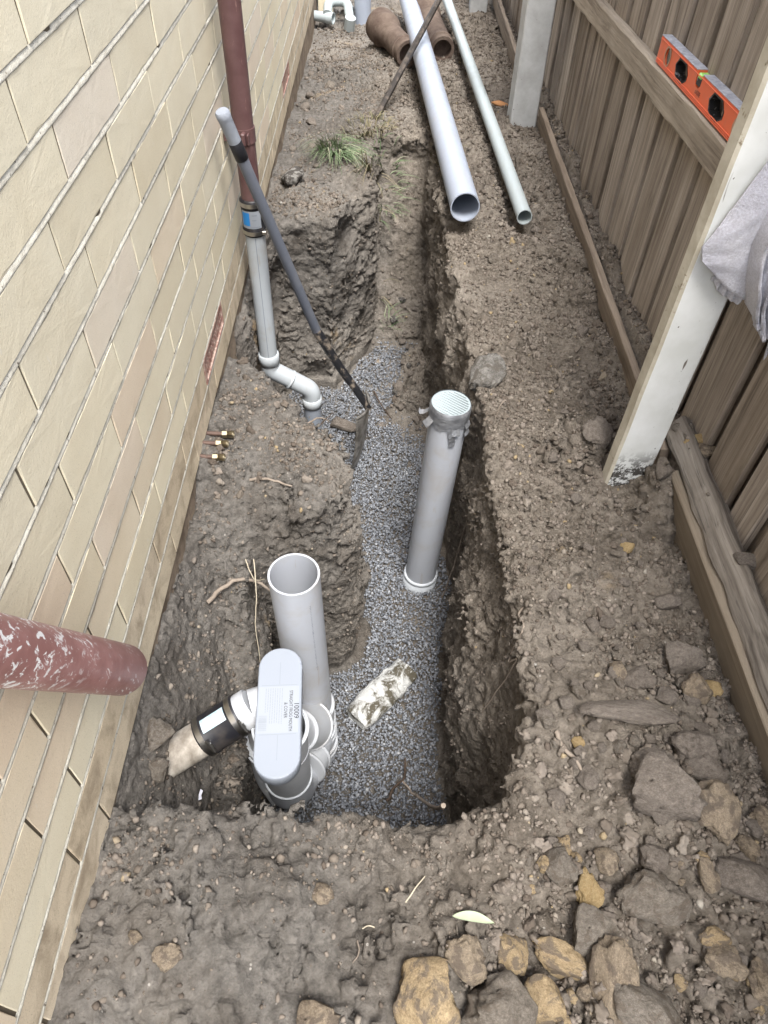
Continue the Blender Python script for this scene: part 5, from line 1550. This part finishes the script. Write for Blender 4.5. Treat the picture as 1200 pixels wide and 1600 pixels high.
# notch at the top for the centre vial
vy = 0.060
outer = [(ya, 0), (yb, 0), (yb, HH), (vy + 0.022, HH), (vy + 0.020, 0.040), (vy + 0.010, 0.032), (vy - 0.010, 0.032), (vy - 0.020, 0.040), (vy - 0.022, HH), (ya, HH)]
edges = loop_edges(outer)
for hh in HOLES: edges += loop_edges(hh)
bmesh.ops.triangle_fill(bm, edges=edges, use_beauty=True, use_dissolve=False)
# remove the fills inside the holes
def inpoly(y, z, poly):
    c = False
    for i in range(len(poly)):
        a_, b_ = poly[i], poly[i - 1]
        if (a_[1] > z) != (b_[1] > z) and y < (b_[0] - a_[0]) * (z - a_[1]) / (b_[1] - a_[1]) + a_[0]: c = not c
    return c
kill = [fc for fc in bm.faces if any(inpoly(fc.calc_center_median().y, fc.calc_center_median().z, hh) for hh in HOLES) or not inpoly(fc.calc_center_median().y, fc.calc_center_median().z, outer)]
bmesh.ops.delete(bm, geom=kill, context='FACES_ONLY')
ret = bmesh.ops.extrude_face_region(bm, geom=bm.faces[:])
for g in ret['geom']:
    if isinstance(g, bmesh.types.BMVert): g.co.x += W_
for q_ in bm.verts: q_.co.x += x0
bmesh.ops.recalc_face_normals(bm, faces=bm.faces[:])
me = bpy.data.meshes.new('shape'); bm.to_mesh(me); bm.free()
body = link('body', me, MAT['orange'], lev)
mb = MB()
for z_ in (0.0035, 0.0075, 0.0115, HH - 0.006):
    mb.box((x0 - 0.0008, (ya + yb) / 2, z_), (0.003, yb - ya - 0.002, 0.0018), 0.0005)
rb = mb.build('rib', MAT['orange'], body); rb['kind'] = 'stuff'
mb = MB(); mb.box((0, (vy + 0.0225 + yb) / 2, HH + 0.0012), (W_ + 0.003, yb - vy - 0.0235, 0.0024), 0.0006); mb.build('top_face', MAT['level_top'], lev)
mb = MB(); mb.box((0, (ya + vy - 0.0225) / 2, HH + 0.0012), (W_ + 0.003, vy - 0.0225 - ya - 0.001, 0.0024), 0.0006); mb.build('top_face', MAT['level_top'], lev)
for hh in HOLES[:2]:
    mb = MB(); n = len(hh)
    cy_ = sum(p[0] for p in hh) / n; cz_ = sum(p[1] for p in hh) / n
    o_ = [(x0 - 0.001, y, z) for y, z in hh]; i_ = [(x0 - 0.001, cy_ + (y - cy_) * .90, cz_ + (z - cz_) * .88) for y, z in hh]
    bk = [(x1 + 0.001, p[1], p[2]) for p in i_]
    mb.add(o_ + i_ + bk, [(k_, n + k_, n + (k_ + 1) % n, (k_ + 1) % n) for k_ in range(n)] + [(n + k_, 2 * n + k_, 2 * n + (k_ + 1) % n, n + (k_ + 1) % n) for k_ in range(n)])
    mb.build('hand_hole', MAT['black_plastic'], lev)
for k_, hh in enumerate(HOLES[2:]):
    yc = 0.320 if k_ == 0 else -0.240
    mb = MB(); n = len(hh)
    o_ = [(x0 - 0.0015, yc + (y - yc) * 1.12, 0.034 + (z - 0.034) * 1.08) for y, z in hh]; i_ = [(x0 - 0.0015, yc + (y - yc) * .86, 0.034 + (z - 0.034) * .86) for y, z in hh]
    mb.add(o_ + i_, [(j, n + j, n + (j + 1) % n, (j + 1) % n) for j in range(n)])
    vr = mb.build('end_vial', MAT['vial_ring'], lev)
    mb = MB(); mb.add([(x0 + 0.006, yc + (y - yc) * 1.0, z) for y, z in hh], [tuple(range(n))]); mb.build('lens', MAT['vial_clear'], vr)
    tube([Vector((x0 + 0.006, yc - 0.008, 0.034 - 0.017)), Vector((x0 + 0.006, yc + 0.008, 0.034 + 0.017))], 0.005, 12).build('vial', MAT['vial_clear'], vr)
mb = MB(); mb.box((0, vy, 0.044), (W_ - 0.002, 0.037, 0.020), 0.003); vh = mb.build('centre_vial', MAT['black_plastic'], lev)
mb = MB(); mb.box((-0.001, vy, 0.056), (W_ - 0.001, 0.022, 0.013), 0.003); mb.build('vial', MAT['vial'], vh)
text_mesh('oXIIIIE', 0.014, MAT['ink'], 'lettering', lev, (x0 - 0.0006, 0.060 - 0.018, 0.0245), (0, -1, 0), (0, 0, 1))

# ---------------------------------------------------------------- towel hung on the near post
# hung on the post: a flat left wing, a hollow fold and a bunched middle that hangs lower
def towel_sheet(name, cols, rows, fn, parent, thick=0.004):
    v = []; f = []
    for i in range(cols + 1):
        for j in range(rows + 1): v.append(Vector(fn(i / cols, j / rows)))
    W2 = rows + 1
    nor = []
    for i in range(cols + 1):
        for j in range(rows + 1):
            a_ = v[min(i + 1, cols) * W2 + j] - v[max(i - 1, 0) * W2 + j]; b_ = v[i * W2 + min(j + 1, rows)] - v[i * W2 + max(j - 1, 0)]
            nn_ = a_.cross(b_); nor.append(nn_.normalized() if nn_.length > 1e-9 else Vector((0, 1, 0)))
    n0 = len(v)
    v2 = v + [p + n_ * thick for p, n_ in zip(v, nor)]
    for i in range(cols):
        for j in range(rows):
            a_ = i * W2 + j; f.append((a_, a_ + W2, a_ + W2 + 1, a_ + 1)); f.append((n0 + a_ + 1, n0 + a_ + W2 + 1, n0 + a_ + W2, n0 + a_))
    per = [i * W2 for i in range(cols + 1)] + [cols * W2 + j for j in range(1, rows + 1)] + [i * W2 + rows for i in range(cols - 1, -1, -1)] + [j for j in range(rows - 1, 0, -1)]
    for i in range(len(per)):
        a_, b_ = per[i], per[(i + 1) % len(per)]; f.append((b_, a_, n0 + a_, n0 + b_))
    mb = MB(); mb.add([p - tw0 for p in v2], f, True)
    return mb.build(name, MAT['towel'], parent)
tw0 = Vector((0.76, 1.25, 0.72))
tow = empty('towel', tw0, 'crumpled pale lilac white towel hanging over the near white post', 'towel')
def lerp(a_, b_, t): return a_ + (b_ - a_) * t
def curve(pts, t):
    for i in range(len(pts) - 1):
        if t <= pts[i + 1][0] or i == len(pts) - 2:
            k_ = (t - pts[i][0]) / (pts[i + 1][0] - pts[i][0]); k_ = min(max(k_, 0), 1); k_ = k_ * k_ * (3 - 2 * k_) * .5 + k_ * .5
            return tuple(lerp(pts[i][1][c], pts[i + 1][1][c], k_) for c in range(len(pts[i][1])))
def wing(u, w):
    tp_ = curve([(0, (0.601, 0.643)), (0.45, (0.664, 0.815)), (1, (0.76, 0.955))], u)
    bt_ = curve([(0, (0.611, 0.617)), (0.5, (0.680, 0.560)), (0.8, (0.727, 0.532)), (1, (0.745, 0.535))], u)
    x, z = lerp(tp_[0], bt_[0], w), lerp(tp_[1], bt_[1], w)
    nz = mnoise.noise(Vector((x * 16, z * 16, 2))) * 0.006 + mnoise.noise(Vector((x * 45, z * 45, 4))) * 0.0022
    y = 1.243 + 0.010 * u - 0.014 * math.sin(w * 3.1) * u + nz + 0.015 * max(0, u - 0.75) * 4 * (1 - w * .5)
    return (x, y, z)
towel_sheet('towel_wing', 44, 40, wing, tow)
def under(u, w):
    x = lerp(0.655, 0.745, u); z = lerp(0.575, 0.566, u) - w * curve([(0, (0.01,)), (0.3, (0.035,)), (0.75, (0.052,)), (1, (0.03,))], u)[0]
    return (x, 1.262 + 0.004 * math.sin(u * 30) + 0.004 * w, z)
towel_sheet('towel_lining', 40, 8, under, tow)
def ridge(t): return 1 - abs((t % 1.0) * 2 - 1) ** 1.6
def mid(u, w):
    # bunched middle: folds fan out from the hanging point at the upper right
    tp_ = curve([(0, (0.700, 0.790)), (0.35, (0.745, 0.845)), (1, (0.99, 0.90))], u)
    bt_ = curve([(0, (0.738, 0.520)), (0.2, (0.762, 0.487)), (0.40, (0.786, 0.478)), (0.5, (0.800, 0.425)), (0.62, (0.845, 0.43)), (0.8, (0.90, 0.39)), (1, (0.97, 0.43))], u)
    x, z = lerp(tp_[0], bt_[0], w), lerp(tp_[1], bt_[1], w)
    x -= 0.034 * math.sin(w * math.pi) * (1 - u)
    ph = u * 5.2 + 0.55 * w * math.sin(u * 5) + 0.45 * mnoise.noise(Vector((u * 3.1, w * 2.0, 1)))
    fold = -ridge(ph) * (0.014 + 0.026 * w) - 0.012 * ridge(ph * 2.3 + w * 1.7) * (0.3 + w)
    hump = -0.055 * math.exp(-((u - 0.42) / 0.16) ** 2 - ((w - 0.45) / 0.22) ** 2) - 0.04 * math.exp(-((u - 0.62) / 0.14) ** 2 - ((w - 0.72) / 0.18) ** 2)
    crease = 0.030 * math.exp(-((w - 0.34 - 0.3 * (u - 0.4)) / 0.035) ** 2) * math.exp(-((u - 0.5) / 0.2) ** 2)
    y = 1.232 + fold + hump + crease + mnoise.noise(Vector((x * 45, z * 45, 8))) * 0.003 + mnoise.noise(Vector((x * 18, z * 18, 3))) * 0.008 + 0.045 * (1 - min(1, u * 12))
    return (x, y, z)
towel_sheet('towel_middle', 130, 90, mid, tow)

# ---------------------------------------------------------------- grass, roots and litter
def tuft(x, y, n, spread, hgt, lean, m, label, green=True, rr_=0.0026, z=None):
    v = []; f = []
    zb_ = hmean(x, y) if z is None else z
    for i in range(n):
        a_ = rnd.uniform(0, 6.283); r_ = spread * math.sqrt(rnd.random()) * 0.6
        bx, by = r_ * math.cos(a_), r_ * math.sin(a_) * 1.2
        bz = float(hat(x + bx, y + by)) - zb_ if z is None else 0
        az = a_ + rnd.uniform(-1, 1); L = hgt * rnd.uniform(0.5, 1.2)
        dr = Vector((math.cos(az) * 0.7 + lean[0], math.sin(az) * 0.7 + lean[1], 0))
        up_ = rnd.uniform(0.5, 1.1)
        wv = Vector((-dr.y, dr.x, 0)); wv = wv.normalized() if wv.length > 1e-6 else Vector((1, 0, 0))
        sg_ = 5; o_ = len(v)
        for k_ in range(sg_ + 1):
            t = k_ / sg_
            p = Vector((bx, by, bz - 0.004)) + dr * (L * 0.75 * t * (0.4 + t * .7)) + Vector((0, 0, L * up_ * (t - 0.62 * t * t)))
            w_ = rr_ * (1 - t * .9) * rnd.uniform(.9, 1.1)
            v += [p - wv * w_, p + wv * w_ + Vector((0, 0, w_ * .6))]
        for k_ in range(sg_):
            q_ = o_ + k_ * 2; f.append((q_, q_ + 1, q_ + 3, q_ + 2))
    mb = MB(); mb.add(v, f, False)
    o = mb.build('grass_tuft', m); o.location = (x, y, zb_)
    return tag(o, label, 'grass tuft', kind='stuff')
tuft(-0.20, 3.34, 210, 0.12, 0.19, (0.10, -0.8), MAT['grass'], 'lush green grass tuft on the bank at the head of the trench')
tuft(0.035, 3.42, 70, 0.11, 0.13, (0.3, -0.5), MAT['grass'], 'small green grass tuft right at the trench head')
tuft(-0.06, 3.62, 200, 0.20, 0.11, (-0.1, -0.25), MAT['drygrass'], 'dry yellowish grass patch behind the green tuft')
tuft(-0.02, 3.16, 40, 0.09, 0.22, (0.2, -0.9), MAT['drygrass'], 'straggling dry grass stems hanging over the bank edge')
tuft(0.06, 3.05, 16, 0.05, 0.12, (0.2, 0.2), MAT['grass'], 'sparse green grass blades growing inside the trench')
tuft(0.30, 3.35, 40, 0.08, 0.10, (0.1, -0.3), MAT['drygrass'], 'dull grass wisp under the thick bluish pipe')
def root(pts, r, m, label, cat='root', name='root', taper=0.5, n=7):
    P = bez(pts, 8)
    c0 = Vector(P[0])
    mb = tube([Vector(p) - c0 + Vector((mnoise.noise(Vector(p) * 60), mnoise.noise(Vector(p) * 60 + Vector((5, 0, 0))), mnoise.noise(Vector(p) * 60 + Vector((0, 5, 0))))) * r * .8 for p in P], [r * (1 - (1 - taper) * i / len(P)) for i in range(len(P))], n)
    o = mb.build(name, m); o.location = c0
    return tag(o, label, cat)
root([(0.150, 0.470, -0.06), (0.158, 0.56, -0.33), (0.135, 0.63, -0.47), (0.116, 0.67, -0.53), (0.098, 0.70, -0.545)], 0.0048, MAT['root'], 'pale bare root poking out of the near trench edge over the gravel')
root([(0.065, 0.745, -0.825), (0.092, 0.79, -0.822), (0.118, 0.815, -0.815), (0.120, 0.865, -0.80)], 0.005, MAT['root_dark'], 'dark crooked twig lying on the gravel below the pale root', 'twig', 'twig')
def onz(p, dz=0.004): return [(x, y, float(hmean(x, y, .006)) + dz) for x, y in p]
root(onz([(0.368, 0.917), (0.340, 0.90), (0.337, 0.841), (0.312, 0.80), (0.318, 0.775), (0.275, 0.768)], 0.006), 0.0028, MAT['root'], 'thin branching root hanging on the right trench wall')
root(onz([(0.262, 1.47), (0.30, 1.505), (0.34, 1.505), (0.385, 1.537)], 0.008), 0.0030, MAT['root'], 'thin pale root beside the top of the taped pipe')
root(onz([(0.356, 0.579), (0.366, 0.545), (0.385, 0.515), (0.394, 0.498)], 0.006), 0.0050, MAT['root'], 'short pale stick on the soil left of the right hand rubble', 'stick', 'stick')
root([(0.002, 2.60, -0.815), (0.035, 2.50, -0.812), (0.082, 2.413, -0.815)], 0.0035, MAT['root_dark'], 'thin dark stick on the gravel near the far mound', 'stick', 'stick')
root(onz([(-0.32, 1.31), (-0.26, 1.29), (-0.20, 1.275)], 0.003), 0.0045, MAT['root'], 'brown twig on the near bank top', 'twig', 'twig')
root([(-0.40, 1.00, -0.19), (-0.34, 1.05, -0.17), (-0.28, 1.07, -0.20), (-0.225, 1.04, -0.24)], 0.006, MAT['root'], 'broken root sticking out of the bank towards the open riser')
root([(-0.292, 1.10, -0.14), (-0.283, 1.03, -0.20), (-0.286, 0.98, -0.27), (-0.279, 0.94, -0.36), (-0.283, 0.90, -0.43)], 0.0016, MAT['straw'], 'white thread like root running down the pit shoulder left of the open riser')
root([(-0.31, 1.09, -0.13), (-0.29, 1.06, -0.17), (-0.268, 1.08, -0.20)], 0.0016, MAT['straw'], 'short white root crossing at the top of the pit shoulder')
root([(-0.25, 2.03, -0.52), (-0.21, 2.08, -0.53), (-0.17, 2.10, -0.56)], 0.004, MAT['root'], 'wiry root sticking out below the lower pipe bend')
root([(-0.23, 2.0, -0.54), (-0.19, 2.02, -0.50), (-0.15, 2.06, -0.48)], 0.003, MAT['root_dark'], 'dark wiry root crossing below the lower pipe bend')
root(onz([(0.072, 0.297), (0.09, 0.32), (0.107, 0.341)], 0.003), 0.0013, MAT['straw'], 'straight pale straw on the grey soil before the trench', 'straw', 'straw', 0.9)
root(onz([(0.002, 0.262), (0.012, 0.268), (0.022, 0.266)], 0.003), 0.0012, MAT['straw'], 'short pale straw bit left of the straight straw', 'straw', 'straw', 0.9)
root(onz([(0.66, 0.345), (0.655, 0.31), (0.662, 0.28)], 0.02), 0.0018, MAT['root'], 'thin wiry root over the big brown clod near the right edge')
root(onz([(-0.005, 0.245), (-0.003, 0.225), (-0.012, 0.21)], 0.003), 0.0016, MAT['root'], 'tiny curved rootlet in the trodden soil before the gully')
# pale green leaf
lf = []; ff = []
for i in range(13):
    t = i / 12
    w_ = 0.0075 * math.sin(math.pi * min(t * 1.02, 1)) ** 0.7
    c = Vector((0.066 * t, -0.010 * t + 0.004 * math.sin(3 * t), 0.004 * math.sin(t * 3.1)))
    lf += [c + Vector((0, w_, 0.0025)), c, c - Vector((0, w_, -0.0015))]
for i in range(12):
    for k_ in (0, 1):
        a_ = i * 3 + k_; ff.append((a_, a_ + 1, a_ + 4, a_ + 3))
mb = MB(); mb.add(lf, ff, True)
o = mb.build('leaf', MAT['leaf']); o.location = (0.144, 0.270, hmean(0.177, 0.266, .015) + 0.016); tag(o, 'pale green narrow leaf on the grey soil before the trench', 'leaf')
mb = MB(); mb.add([(0, 0, 0), (0.011, 0.003, 0.004), (0.008, 0.014, 0.006), (0.012, 0.026, 0.012), (0.003, 0.032, 0.010), (-0.001, 0.016, 0.004)], [(0, 1, 2, 5), (5, 2, 3, 4)])
o = mb.build('paper_scrap', MAT['paper']); o.scale = (.7, .7, .7); o.location = (-0.362, 0.558, hmean(-0.362, 0.558) + 0.004); tag(o, 'tiny white paper scrap in the soil under the drain stub', 'litter')
o = link('wood_chip', clod_mesh(61, ICO3, 0.2), MAT['chip']); o.scale = (0.045, 0.014, 0.012); o.location = (0.588, 3.83, hmean(0.588, 3.83) + 0.01); o.rotation_euler = (0, 0.1, -0.1)
tag(o, 'orange brown wood chip beside the foot of the farther post', 'wood chip')
